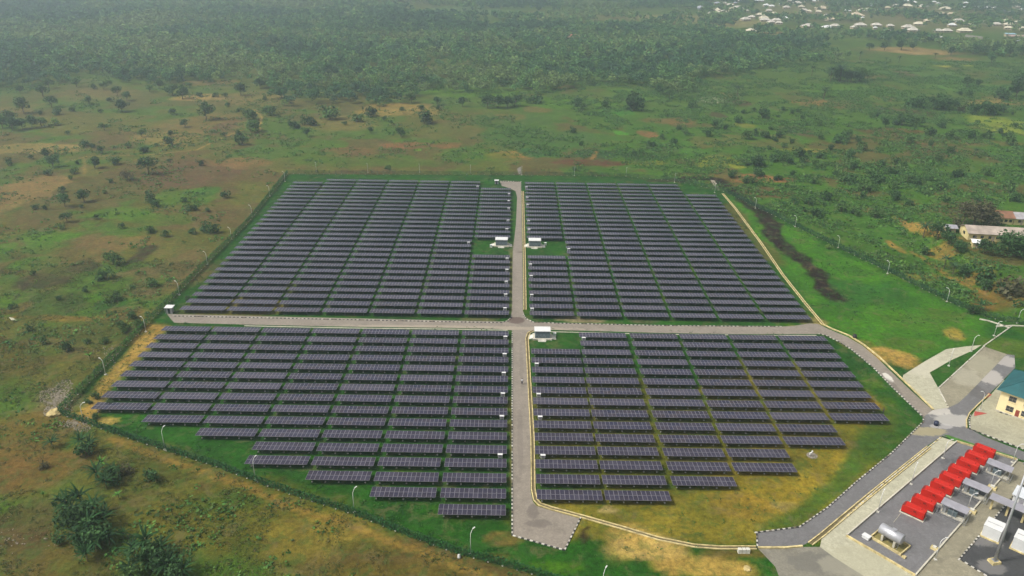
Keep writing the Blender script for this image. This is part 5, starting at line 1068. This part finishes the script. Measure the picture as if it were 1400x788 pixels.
 ('big', 'brown', 1330, 311, 52), ('big', 'dark', 1351, 308, 28), ('big', 'dark', 1384, 351, 46), ('big', 'dark', 1405, 352, 40), ('big', 'dark', 1312, 345, 20), ('tree', 'dark', 1345, 347, 24), ('tree', 'dark', 1358, 349, 18), ('palm', 'dark', 1262, 326, 24), ('tree', 'dark', 1281, 330, 26), ('tree', 'dark', 1296, 337, 22), ('tree', 'dark', 1307, 339, 14), ('shrub', 'dark', 1264, 348, 15), ('shrub', 'mid', 1274, 350, 7), ('palm', 'mid', 1290, 368, 20), ('palm', 'mid', 1302, 376, 18), ('banana', 'mid', 1340, 425, 20), ('shrub', 'dark', 1340, 386, 34), ('shrub', 'brown', 1386, 408, 46), ('shrub', 'dark', 1366, 404, 28), ('shrub', 'dark', 1322, 378, 26), ('shrub', 'light', 1384, 400, 18), ('shrub', 'dark', 1352, 398, 22), ('shrub', 'dark', 1390, 425, 26), ('shrub', 'brown', 1308, 312, 18), ('palm', 'mid', 1316, 308, 16), ('shrub', 'dark', 1330, 430, 20), ('shrub', 'mid', 1240, 250, 18), ('shrub', 'dark', 1225, 268, 14), ('tree', 'dark', 1285, 262, 16), ('shrub', 'mid', 1380, 262, 18), ('shrub', 'dark', 1200, 250, 20), ('shrub', 'mid', 1180, 262, 20), ('shrub', 'dark', 1130, 275, 18), ('shrub', 'mid', 1150, 290, 18), ('shrub', 'dark', 1105, 280, 16), ('banana', 'mid', 1085, 278, 12), ('banana', 'mid', 1070, 283, 11), ('banana', 'mid', 1098, 290, 12), ('shrub', 'mid', 1345, 240, 16), ('shrub', 'dark', 1160, 250, 18), ('shrub', 'dark', 1310, 244, 20), ('shrub', 'light', 1131, 340, 9),
 ('shrub', 'dark', 100, 712, 44), ('shrub', 'dark', 122, 722, 46), ('shrub', 'dark', 138, 736, 42), ('shrub', 'dark', 118, 752, 40), ('shrub', 'dark', 200, 768, 46), ('shrub', 'dark', 226, 776, 44), ('shrub', 'dark', 150, 660, 30), ('shrub', 'dark', 118, 622, 26), ('shrub', 'dark', 250, 792, 40), ('shrub', 'mid', 180, 800, 36),
 # banana thicket, lower left
 ('banana', 'mid', 72, 612, 26), ('banana', 'dark', 112, 612, 30), ('banana', 'dark', 124, 618, 30), ('banana', 'light', 140, 640, 24), ('banana', 'mid', 134, 656, 32), ('banana', 'mid', 146, 668, 30), ('banana', 'mid', 158, 652, 26), ('shrub', 'brown', 172, 648, 22), ('shrub', 'brown', 150, 655, 16), ('shrub', 'dark', 205, 658, 24), ('banana', 'dark', 214, 660, 18), ('banana', 'light', 163, 682, 18),
 ('banana', 'dark', 95, 700, 40), ('banana', 'dark', 112, 692, 42), ('banana', 'dark', 130, 704, 40), ('banana', 'dark', 104, 716, 42), ('banana', 'dark', 124, 728, 44), ('banana', 'dark', 143, 722, 38), ('banana', 'dark', 112, 744, 44), ('banana', 'dark', 132, 752, 40), ('banana', 'dark', 150, 744, 36), ('banana', 'dark', 120, 768, 34), ('banana', 'mid', 185, 760, 38), ('banana', 'dark', 202, 752, 42), ('banana', 'dark', 222, 760, 40), ('banana', 'dark', 206, 778, 44), ('banana', 'mid', 232, 784, 42), ('banana', 'dark', 252, 790, 38), ('banana', 'mid', 180, 790, 36), ('banana', 'light', 60, 680, 12), ('banana', 'mid', 170, 736, 20), ('shrub', 'dark', 80, 742, 22), ('shrub', 'brown', 60, 640, 14),
]
_xr = random.Random(19); _q = 0; _lushpx = 0
while _q < 95:                           # bushes strewn over the farmland on the right and a few on the left
    x, y = (_xr.uniform(990, 1400), _xr.uniform(150, 300)) if _q < 78 else (_xr.uniform(0, 330), _xr.uniform(150, 400))
    g_ = G0(x, y)
    if poly_sdf(np.array([g_[0]]), np.array([g_[1]]), W(COMP))[0] > -6 or (x > 1235 and y > 285): continue
    if x < 400 and abs(x-(393-(y-238)*.95)) < 14: continue
    PL.append(('shrub', _xr.choice(['dark', 'dark', 'mid']), round(x, 1), round(y, 1), _xr.uniform(6, 10)*(.6+(y-100)/150.))); _q += 1
ZONES = [(lambda x, y: x < 400 and y < 160, 'in far left grassland by the forest'), (lambda x, y: x < 400 and y < 262, 'in the dry grassland left of the farm'), (lambda x, y: x < 400 and y < 470, 'on the patchy ground left of the left fence'), (lambda x, y: x < 300 and y >= 470, 'by the near left fence corner and thicket'),
         (lambda x, y: x < 700 and y < 260, 'in left fields behind the far fence'), (lambda x, y: x < 1000 and y < 260, 'in right fields behind the far fence'), (lambda x, y: y < 95, 'at the near edge of the village'), (lambda x, y: y < 160, 'in the pale fields below the village'), (lambda x, y: y < 235, 'in the farmland beyond the right corner'), (lambda x, y: True, 'on the slope around the farm buildings')]
TONEW = {'dark': 'dark', 'mid': 'mid green', 'light': 'bright green', 'brown': 'brownish'}
KW = {'tree': ('tree', 'tree', 'scattered broadleaf trees'), 'shrub': ('shrub', 'shrub', 'scattered shrubs'), 'palm': ('palm', 'palm', 'palm trees'), 'banana': ('banana plant', 'banana plant', 'banana plants'), 'big': ('spreading tree', 'tree', 'large trees by the farm buildings')}
cnt = {}
for kind, tone, x, y, w_ in sorted(PL, key=lambda t: t[2]):
    z = next(i for i, (f, _) in enumerate(ZONES) if f(x, y)); key = (z, kind, tone); cnt[key] = cnt.get(key, 0)+1
    o = plant(kind, tone, (x, y), w_*(1.22 if kind != 'banana' else 1.0), 1.15 if kind == 'shrub' else (1.15 if y < 200 else .80) if kind == 'big' else 1.0)
    tag(o, '%s %s %s, %s from left' % (TONEW[tone], KW[kind][0], ZONES[z][1].replace(',', ''), ordn(cnt[key])), KW[kind][1], KW[kind][2])

# ---- the forest beyond, one mass
F1 = W([(-260, 130), (-60, 124), (60, 118), (110, 110), (150, 106), (200, 122), (230, 113), (330, 113), (400, 141), (470, 142), (560, 144), (600, 126), (720, 124), (860, 121), (925, 127), (955, 112), (1010, 104), (1050, 98), (1070, 84), (1115, 90), (1140, 80), (1110, 62), (1045, 52), (1012, 50), (990, 40), (930, 36), (850, 34), (760, 36), (700, 38), (660, 34), (640, 20), (560, 20), (500, -10), (500, -50), (-900, -50), (-900, 60)])
F2 = W([(640, 12), (760, 11), (960, 12), (1000, -10), (1500, -12), (1900, -12), (1900, -50), (500, -50), (520, 5)])
F3 = W([(1045, 50), (1110, 60), (1140, 70), (1120, 60), (1180, 58), (1250, 62), (1420, 62), (1420, -12), (1000, -12), (960, 12), (950, 40)])
F4 = W([(1290, 62), (1420, 62), (1480, 90), (1400, 84), (1340, 76), (1290, 72)])
HOUSES = []
def forest():
    rng = np.random.default_rng(77)
    sp = 7.3; X, Y = np.meshgrid(np.arange(-1500, 1500, sp), np.arange(320, 1900, sp)); X = X.ravel(); Y = Y.ravel()
    X = X+rng.uniform(-.5, .5, X.size)*sp*1.1; Y = Y+rng.uniform(-.5, .5, X.size)*sp*1.1
    keep = np.abs(X) < (Y-CAM[1])*.72+80; X, Y = X[keep], Y[keep]
    s1 = np.maximum(poly_sdf(X, Y, F1), poly_sdf(X, Y, F2)); s1 = np.maximum(s1, poly_sdf(X, Y, F4))
    dn = fbm(X, Y, 70, 9, 3)
    p = sstep(-12, 14, s1+(dn-.5)*60)*.94*np.where(Y > 1100, .8, 1.)
    p *= np.where((dn > .66) & (rng.random(X.size) > .3), .35, 1.)
    s3 = poly_sdf(X, Y, F3); p = np.maximum(p, (poly_sdf(X, Y, W([(640, 14), (940, 14), (950, 36), (700, 38)])) > 0)*.5*sstep(.45, .6, dn)); p = np.maximum(p, (s3 > 0)*.62*sstep(.42, .60, dn))
    clear = sstep(.64, .72, fbm(X, Y, 55, 19, 3)); p *= 1-.6*clear
    k = rng.random(X.size) < p; X, Y = X[k], Y[k]
    if HOUSES:
        H_ = np.array(HOUSES); d = np.min((X[:, None]-H_[None, :, 0])**2+(Y[:, None]+6-H_[None, :, 1])**2, 1); k = d > 120; X, Y = X[k], Y[k]
    Z = height(X, Y); n = len(X); D = np.hypot(X-CAM[0], Y-CAM[1])
    wd = rng.uniform(6.5, 12.5, n)*(.9+.3*(fbm(X, Y, 90, 39, 2)-.5)); ht = wd*rng.uniform(.75, 1.15, n)
    tones = np.array([(.042, .105, .034), (.062, .140, .042), (.090, .170, .045), (.040, .092, .040), (.12, .175, .055)]); low = fbm(X, Y, 120, 47, 3); ti = np.clip(np.digitize(low+rng.normal(0, .09, n), [.36, .45, .53, .62]), 0, 4); ti = np.array([3, 0, 1, 2, 4])[ti]
    T = tones[ti]*rng.uniform(.75, 1.3, n)[:, None]
    cntq = np.where(D < 520, 210, np.where(D < 750, 125, np.where(D < 1100, 72, 44)))
    lf = np.where(D < 520, .105, np.where(D < 750, .14, np.where(D < 1100, .19, .25)))
    idx = np.repeat(np.arange(n), cntq); m_ = len(idx)
    # each tree is a few lobes of leaf clumps
    lob = rng.integers(0, 5, m_); ang = (idx*1.7+lob*1.256+np.sin(idx*12.9)*3) % (2*PI); lr = .22*(lob > 0)
    d = rng.normal(size=(m_, 3)); d /= np.linalg.norm(d, axis=1)[:, None]; rr = .26*(.6+.5*rng.random(m_))
    cx = lr*np.cos(ang)+d[:, 0]*rr; cy = lr*np.sin(ang)+d[:, 1]*rr; cz = .62+.14*np.sin(idx*3.3+lob*2.1)+np.where(lob == 0, .08, 0)+d[:, 2]*rr*.9
    C = np.stack([X[idx]+cx*wd[idx], Y[idx]+cy*wd[idx], Z[idx]+np.maximum(cz, .1)*ht[idx]], 1)
    V, F, c = leaves(C, lf[idx]*wd[idx]*(.6+.8*rng.random(m_)), T[idx]*(.75+.5*rng.random(m_))[:, None], rng, .3)
    me_ = npmesh('forest', V, quads=F, mats=[M['leaf']], col=c)
    tag(link('forest', me_), 'hazy green forest stretching to the top of the view', 'forest', kind='stuff')
    # pale trunks seen at the near forest edge
    nearE = np.where((D < 620) & (np.abs(s1[:0].size-0) >= 0))[0][:0]
    print('forest trees', n, 'quads', m_)

# ================================================================== VILLAGE
HL = [(971.4,19.5,11,1),(978.9,14,12,0),(979.5,17.5,13,0),(994.9,17.5,13,0),(989,16,9,1),(1000.6,12,9,0),(1008.6,11,14,1),(1016.6,15,13,1),(1018.9,27,14,1),(1027.4,24,11,1),(1038.9,21,12,0),(1044,25,13,0),(1046,28,15,1),(1054,31,11,1),(1061,28.5,13,1),(1064.6,32,10,1),(1072.6,25.5,10,3),(1026.9,43,15,0),(980.6,5,10,4),(989.7,5,8,1),(998,7,10,1),(1014,1.5,13,1),(1038,1,13,3),(1047.4,7.5,9,3),(1055,9,8,3),(1058,19,9,0),(1051,15,9,1),(1067,6,5,3),(1075,10.5,10,1),(1081.7,1.5,12,1),(1089.7,4.5,12,1),(1095.4,9.5,9,0),(1099,14.5,10,1),(1106,16,8,0),(1005,4.5,6,4),
 (1104.9,36.5,18,1),(1130,38.5,14,3),(1141,36.5,15,1),(1168,38,11,1),(1176,35,16,1),(1198,35,14,1),(1196,39,6,3),(1216.9,36,10,1),(1211.7,43,13,1),(1241,38,17,1),(1248,42,17,1),(1134.6,27,15,2),(1145.9,23,18,2),(1130,22,10,1),(1170,21.5,21,2),(1179,25,5,3),(1123,12,18,2),(1119,16.5,9,0),(1144.9,7,9,1),(1155.7,7.5,9,1),(1158,15.5,10,3),(1149,12,5,3),(1179,15.5,16,0),(1187,13,9,1),(1194,8,18,4),(1212.9,11,9,2),(1224.9,8.5,12,1),(1240,8.5,14,0),(1199,15,7,2),(1225,16,11,4),(1238.6,1.5,8,3),(1103,1,7,3),(1113,2,6,3),(1121,1,6,3),(1166,45,0,0),
 (1261.7,9.5,16,1),(1249.7,3.5,7,3),(1292.6,12.5,16,0),(1286.9,19,9,2),(1300,19.5,10,2),(1256,33.5,15,0),(1268.6,29,12,2),(1282,43,12,1),(1293.7,43,15,1),(1318,43,19,0),(1309,30,19,1),(1301,35,12,3),(1323,34,10,0),(1333,35,9,3),(1340.6,31,13,1),(1361.7,34,13,1),(1374.9,30,14,0),(1379.5,34.5,15,0),(1378,39,11,0),(1393,31,13,0),(1398,40,12,0),(1318,10.5,6,3),(1320,4.5,7,3),(1334.9,11,10,3),(1349.7,5,16,1),(1349.7,11,10,3),(1360,11.5,6,3),(1388.6,5.5,12,0),(1390,10,10,1),(1371,16,8,4),(1383,17,9,4),(1398,13.5,8,3),(1283,5,6,3),(1277,3,6,3)]
HL = [h for h in HL if h[2] > 0]
def house(px, wpx, rf, label, i):
    p = G(px[0], px[1]+1.6); s = scale_at(p); wm = wpx/s*.96; rg = random.Random(i*7+1)
    dm = wm*rg.uniform(.6, .8); H = 2.6; rise = wm*.155+.6; yaw = rg.choice([0, 0, .15, -.2, .35])
    o = empty('village_house', tuple(p), yaw); tag(o, label, 'house', 'village houses beyond the forest edge')
    mb = MB(); mb.box(-wm*.46, wm*.46, -dm*.44, dm*.44, -.6, H, M['housewall'])
    for k in range(3):
        x = -wm*.33+k*wm*.33-.5; mb.box(x, x+1.0, -dm*.44-.04, -dm*.44-.003, .9, 2.0, M['window'])
    mb.build('wall', o)
    mb = MB(); a, b_, c, d = (-wm/2, -dm/2, H-.1), (wm/2, -dm/2, H-.1), (wm/2, dm/2, H-.1), (-wm/2, dm/2, H-.1); rl = max(wm/2-dm/2, .4)*rg.uniform(.8, 1.3)
    r1, r2 = (-rl, 0, H+rise), (rl, 0, H+rise); mt_ = M['roofs'][rf]
    for f in ((a, b_, r2, r1), (b_, c, r2), (c, d, r1, r2), (d, a, r1)): mb.face(f, mt_)
    mb.face((d, c, b_, a), M['housewall']); mb.build('roof', o)
    HOUSES.append((p[0], p[1]))
ROOFW = ['cream', 'pale', 'tan', 'bright white', 'grey', 'red brown']
rows = [(-9, 9, 'in the farthest village row'), (9, 21, 'in the second farthest village row'), (21, 32.5, 'in the middle village row'), (32.5, 60, 'in the nearest village row')]
rc = {}
for i, (x, y, w_, rf) in enumerate(sorted(HL)):
    r = next(k for k, (a, b_, _) in enumerate(rows) if a <= y < b_); rc[(r, rf)] = rc.get((r, rf), 0)+1
    house((x, y), w_, rf, '%s roofed house %s, %s such from the left' % (ROOFW[rf], rows[r][2], ordn(rc[(r, rf)])), i)
house((785, 52), 20, 5, 'house with a long red brown roof alone among the forest trees', 900)
house((829, 41), 9, 5, 'small red brown roofed house at the far edge of the forest', 901)
def shed(px, wpx, dep, h, mat, label, name='shed'):
    p = G(*px); wm = wpx/scale_at(p); o = empty(name, tuple(p)); tag(o, label, name)
    mb = MB(); mb.box(-wm/2, wm/2, 0, dep, -.5, h, M['housewall']); mb.build('wall', o)
    mb = MB(); mb.face([(-wm/2-.3, -.4, h), (wm/2+.3, -.4, h), (wm/2+.3, dep+.4, h+.9), (-wm/2-.3, dep+.4, h+.9)], mat); mb.face([(-wm/2-.3, dep+.4, h+.8), (wm/2+.3, dep+.4, h+.8), (wm/2+.3, -.4, h-.08), (-wm/2-.3, -.4, h-.08)], mat); mb.build('roof', o)
shed((1282, 54), 13, 6, 2.6, M['roofs'][3], 'long low white shed in front of the nearest village row')
shed((1208, 54), 13, 5, 2.4, M['roofs'][1], 'low pale shed left of the field gap below the village')
shed((1375, 2), 27, 14, 5, M['roofs'][1], 'very long pale roofed hall at the top right edge')
shed((1394, 54), 26, 8, 3.5, simple('pinkish_roof', (.42, .28, .25)), 'long pinkish roofed building at the right edge below village')
shed((1382, 50.5), 14, 5, 3.2, simple('light_blue_roof', (.30, .48, .55)), 'light blue roofed shed left of the pinkish building')
shed((1398, 61), 16, 7, 3, M['roofs'][4], 'grey roofed shed at right edge below the pinkish building')
shed((1002, 91), 14, 4, 2.2, simple('dry_thatch', (.34, .27, .18)), 'low thatched shed at the edge of the palm grove')
for i in range(9):
    p = G(1321+i*2.6, 50.5+i*.35); o = empty('unfinished_wall', tuple(p)); mb = MB(); mb.box(-1.5, 1.5, 0, .4, -.5, 2.6, M['roofs'][1]); mb.build('wall_block', o)
    tag(o, 'pale unfinished wall block, %s from the left of the row below village' % ordn(i+1), 'wall', 'unfinished wall blocks below the village')
p = G(957, 17.5); o = empty('water_tower', tuple(p)); tag(o, 'grey domed water tower standing left of the village', 'water tower')
mb = MB(); mb.tube([(0, 0, 5), (0, 0, 8), (0, 0, 10), (0, 0, 10.8)], [5, 5.6, 4, .4], M['roofs'][4], 16); mb.build('tank', o, smooth=True)
for a in (.8, 2.4, 3.9, 5.5):
    mb = MB(); mb.tube([(3.5*math.cos(a), 3.5*math.sin(a), -1), (3.2*math.cos(a), 3.2*math.sin(a), 5.2)], .35, M['concrete'], 6); mb.build('leg', o)
forest()

# ------------------------------------------------------------------ farm buildings on the terrace
def longhouse(pa, pb, dep, H, rise, rmat, wmat, label, name, doors=0, wins=0, gable_win=False):
    a, b_ = G(*pa), G(*pb); d = (b_-a)[:2]; L = np.linalg.norm(d); yw = math.atan2(d[1], d[0])
    o = empty(name, tuple(a), yw); tag(o, label, 'house')
    mb = MB(); mb.box(0, L, 0, dep, -1.5, H, wmat)
    mb.face([(0, 0, H), (0, dep/2, H+rise), (0, dep, H)][::-1], wmat); mb.face([(L, 0, H), (L, dep, H), (L, dep/2, H+rise)][::-1], wmat); wl = mb.build('wall', o)
    mb = MB(); e = .6
    sl = rise/(dep/2)
    for s in (0, 1):
        y0, y1 = (-e, dep/2) if s == 0 else (dep+e, dep/2); z0 = H-e*sl+.05; z1 = H+rise+.05
        q = [(-e, y0, z0), (L+e, y0, z0), (L+e, y1, z1), (-e, y1, z1)]; q2 = [(x, y, z-.09) for x, y, z in q]
        mb.face(q if s == 0 else q[::-1], rmat); mb.face(q2[::-1] if s == 0 else q2, rmat)
        mb.face([q[0], q2[0], q2[1], q[1]], rmat); mb.face([q[0], q[3], q2[3], q2[0]], rmat)
    mb.build('roof', o)
    for k in range(wins):
        x = L*(k+.6)/(wins+.5); m_ = MB(); m_.box(x, x+1.1, -.04, -.003, 1.0, 2.1, M['window']); m_.box(x-.08, x+1.18, -.12, -.003, .88, .995, wmat); m_.build('window', o)
    for k in range(doors):
        x = L*(k+.35)/(doors+.3); m_ = MB(); m_.box(x, x+.95, -.04, -.003, -.2, 2.0, M['oldroof']); m_.build('door', o)
    if gable_win:
        m_ = MB(); m_.box(-.04, -.003, dep*.4, dep*.6, 1.2, 2.4, M['window']); m_.build('window', o)
    return o
ycw = simple('yellow_plaster', (.60, .50, .24), .85, 0, .15, .3)
longhouse((1322.5, 328.5), (1402, 333), 8.5, 3.2, 1.7, M['oldroof'], ycw, 'long yellow farm building with weathered grey sheet roof on the slope', 'farm_building', 3, 7, True)
longhouse((1329, 339), (1343, 340.5), 3.6, 2.4, .5, M['roofs'][3], ycw, 'small yellow annexe with bright white roof before the long building', 'annexe', 1, 1)
longhouse((1356, 306), (1384, 307.5), 8, 3, 1.6, M['rust'], ycw, 'farmhouse with rusty brown sheet roof behind the long building', 'farmhouse', 1, 4)
longhouse((1385, 307.5), (1418, 309), 8, 2.9, 1.4, simple('grey_sheet_farm_roof', (.38, .36, .37), .6, .2), ycw, 'farmhouse with light grey sheet roof cut by the right edge', 'farmhouse', 1, 3)
longhouse((1293, 318), (1306, 319), 4, 2.2, .6, M['greymetal'], M['housewall'], 'small grey roofed shed left of the long farm building', 'shed', 1, 0)

# ------------------------------------------------------------------ low plants and rubble that nobody could count
def clumps(name, X, Y, R, Hh, nq, lf, tones, seed, label, cat, spread=1.0):
    rng = np.random.default_rng(seed); n = len(X); idx = np.repeat(np.arange(n), nq); m_ = len(idx); Z = height(X, Y)
    a = rng.uniform(0, 2*PI, m_); r = R[idx]*np.sqrt(rng.random(m_)); z = Hh[idx]*rng.random(m_)*(1.1-.6*(r/R[idx])**2)
    C = np.stack([X[idx]+r*np.cos(a), Y[idx]+r*np.sin(a), Z[idx]+z+.05], 1); t = np.array(tones)[rng.integers(0, len(tones), n)]*rng.uniform(.7, 1.3, n)[:, None]
    V, F, c = leaves(C, lf*R[idx]**.5*(.6+.8*rng.random(m_)), t[idx], rng, .35)
    tag(link(name, npmesh(name, V, quads=F, mats=[M['leaf']], col=c)), label, cat, kind='stuff')
rg = np.random.default_rng(123)
CP = W(COMP); DR = W([(700, 452), (722, 452), (729, 686), (793, 709), (772, 753), (700, 733)])
def field(n, xr, yr): return rg.uniform(xr[0], xr[1], n), rg.uniform(yr[0], yr[1], n)
X, Y = field(420000, (-420, 520), (-150, 620)); k = np.abs(X) < (Y-CAM[1])*.74+30; X, Y = X[k], Y[k]
outm = poly_sdf(X, Y, CP) < -1.2
d1 = fbm(X, Y, 30, 61, 3); d2 = fbm(X, Y, 9, 71, 3); side = sstep(-60, 120, X+.12*(Y-100))
lush = poly_sdf(X, Y, W([(1000, 262), (1060, 240), (1100, 225), (1240, 215), (1420, 215), (1420, 300), (1300, 300), (1245, 296), (1238, 330), (1300, 385), (1350, 420), (1393, 440), (1290, 408), (1200, 362), (1060, 292)])) > 0
pr = sstep(.50, .64, .5*d1+.5*d2+.055*side)*(.30+.55*side)+lush*.5*sstep(.36, .52, d2)
pr *= np.where(Y > 420, .8, 1.)
bank = np.zeros(len(X), bool)
for (cx, cy, rx, ry) in ((1256, 320, 10, 20), (1372, 428, 40, 12), (1290, 354, 18, 5), (1335, 392, 22, 5)):
    p0 = G0(cx, cy); p1 = G0(cx+rx, cy); bank |= (((X-p0[0])/(p1[0]-p0[0]))**2+((Y-p0[1])/((G0(cx, cy-ry)[1]-G0(cx, cy+ry)[1])/2))**2) < 1
notyard = poly_sdf(X, Y, W([(1230, 700), (1300, 640), (1500, 560), (1600, 860), (1080, 860)])) < 0
k = outm & notyard & (~bank | (rg.random(len(X)) < .12)) & (rg.random(len(X)) < pr); X, Y = X[k], Y[k]; n = len(X); print('undergrowth', n)
R = rg.uniform(.4, 1.3, n)*(1+.3*(Y > 200))*(1+1.3*(rg.random(n) > .93))*(1+.45*lush[k]); clumps('undergrowth', X, Y, R, R*rg.uniform(.4, .8, n), 9, .60, [(.040, .115, .025), (.060, .15, .03), (.085, .17, .035), (.08, .13, .04)], 5, 'low bushes and crops covering the farmland round the solar farm', 'undergrowth')
# weeds inside the fence
X, Y = field(60000, (-125, 160), (-100, 182)); sd_ = poly_sdf(X, Y, CP); dd = fbm(X, Y, 7, 81, 3)
onroad = (poly_sdf(X, Y, W([(1230, 700), (1440, 560), (1560, 860), (1080, 860)])) > 0) | (poly_sdf(X, Y, W([(1118, 446), (1180, 466), (1280, 560), (1440, 640), (1440, 850), (1100, 850), (1030, 750), (1034, 726), (1170, 655), (1255, 575), (1195, 510)])) > -2) | ((Y > 8) & (Y < 15.5)) | ((X > .5) & (X < 6.6)) | (poly_sdf(X, Y, DR) > -.3) | (poly_sdf(X, Y, W([(1230, 515), (1294, 470), (1440, 440), (1440, 640), (1260, 560)])) > -.5)
inT = np.zeros(len(X), bool)
lr_ = (X > 6.6) & (Y < 6)
pr = sstep(.45, .62, dd)*.5*np.where(lr_, .25, 1.)+(sd_ < 4)*.5
k = (sd_ > .3) & ~onroad & (rg.random(len(X)) < pr); X, Y, sd_ = X[k], Y[k], sd_[k]; n = len(X); print('weeds', n)
R = rg.uniform(.25, .7, n); clumps('weeds', X, Y, R, R*.55+.05, 7, .40, [(.022, .085, .018), (.03, .11, .02), (.045, .12, .022), (.06, .12, .03)], 6, 'patchy green weeds and grass growing between the solar tables', 'weeds')
# rough grass tussocks outside, near camera
X, Y = field(260000, (-190, 70), (-135, 60)); k = (poly_sdf(X, Y, CP) < -1.) & (rg.random(len(X)) < sstep(.42, .62, fbm(X, Y, 5, 91, 3))*.6); X, Y = X[k], Y[k]; n = len(X); print('tussocks', n)
R = rg.uniform(.15, .5, n); clumps('grass_tussocks', X, Y, R, R*.7, 5, .36, [(.10, .11, .03), (.06, .10, .025), (.035, .085, .02), (.15, .13, .055)], 7, 'rough olive grass tussocks outside the near fence', 'grass')
# rubble heap outside the corner
RB = []
for (cx, cy, rx, ry, n) in ((80, 543, 22, 20, 900), (105, 580, 22, 9, 380), (148, 486, 16, 16, 90), (70, 560, 12, 8, 200), (20, 740, 44, 20, 40)):
    for _ in range(n):
        a = vr.uniform(0, 6.28); r = vr.random()**.8*(1+.35*math.sin(3*a+cx)); p = G(cx+rx*r*math.cos(a), cy+ry*r*math.sin(a)); RB.append((p[0], p[1], vr.uniform(.05, .2)))
mb = MB()
for x, y, s in RB:
    sx, sy, sz = s*vr.uniform(.7, 1.3), s*vr.uniform(.7, 1.3), s*vr.uniform(.5, 1.); mb.box(x-sx, x+sx, y-sy, y+sy, -.1, sz, M['stone'], taper=s*.28)
tag(mb.build('rubble'), 'pale rubble stones heaped outside the near left corner', 'rubble', kind='stuff')

# ------------------------------------------------------------------ haze
hm = bpy.data.materials.new('haze_air'); hm.use_nodes = True; n = hm.node_tree; n.nodes.clear()
out = n.nodes.new('ShaderNodeOutputMaterial'); pv = n.nodes.new('ShaderNodeVolumePrincipled')
pv.inputs['Color'].default_value = (.74, .87, 1.0, 1); pv.inputs['Density'].default_value = .00043; pv.inputs['Anisotropy'].default_value = .6
n.links.new(pv.outputs[0], out.inputs['Volume'])
mb = MB(); mb.box(-6600, 6600, -800, 8700, -6, 135, hm); tag(mb.build('haze'), 'pale haze hanging over the whole land', 'haze', kind='stuff')
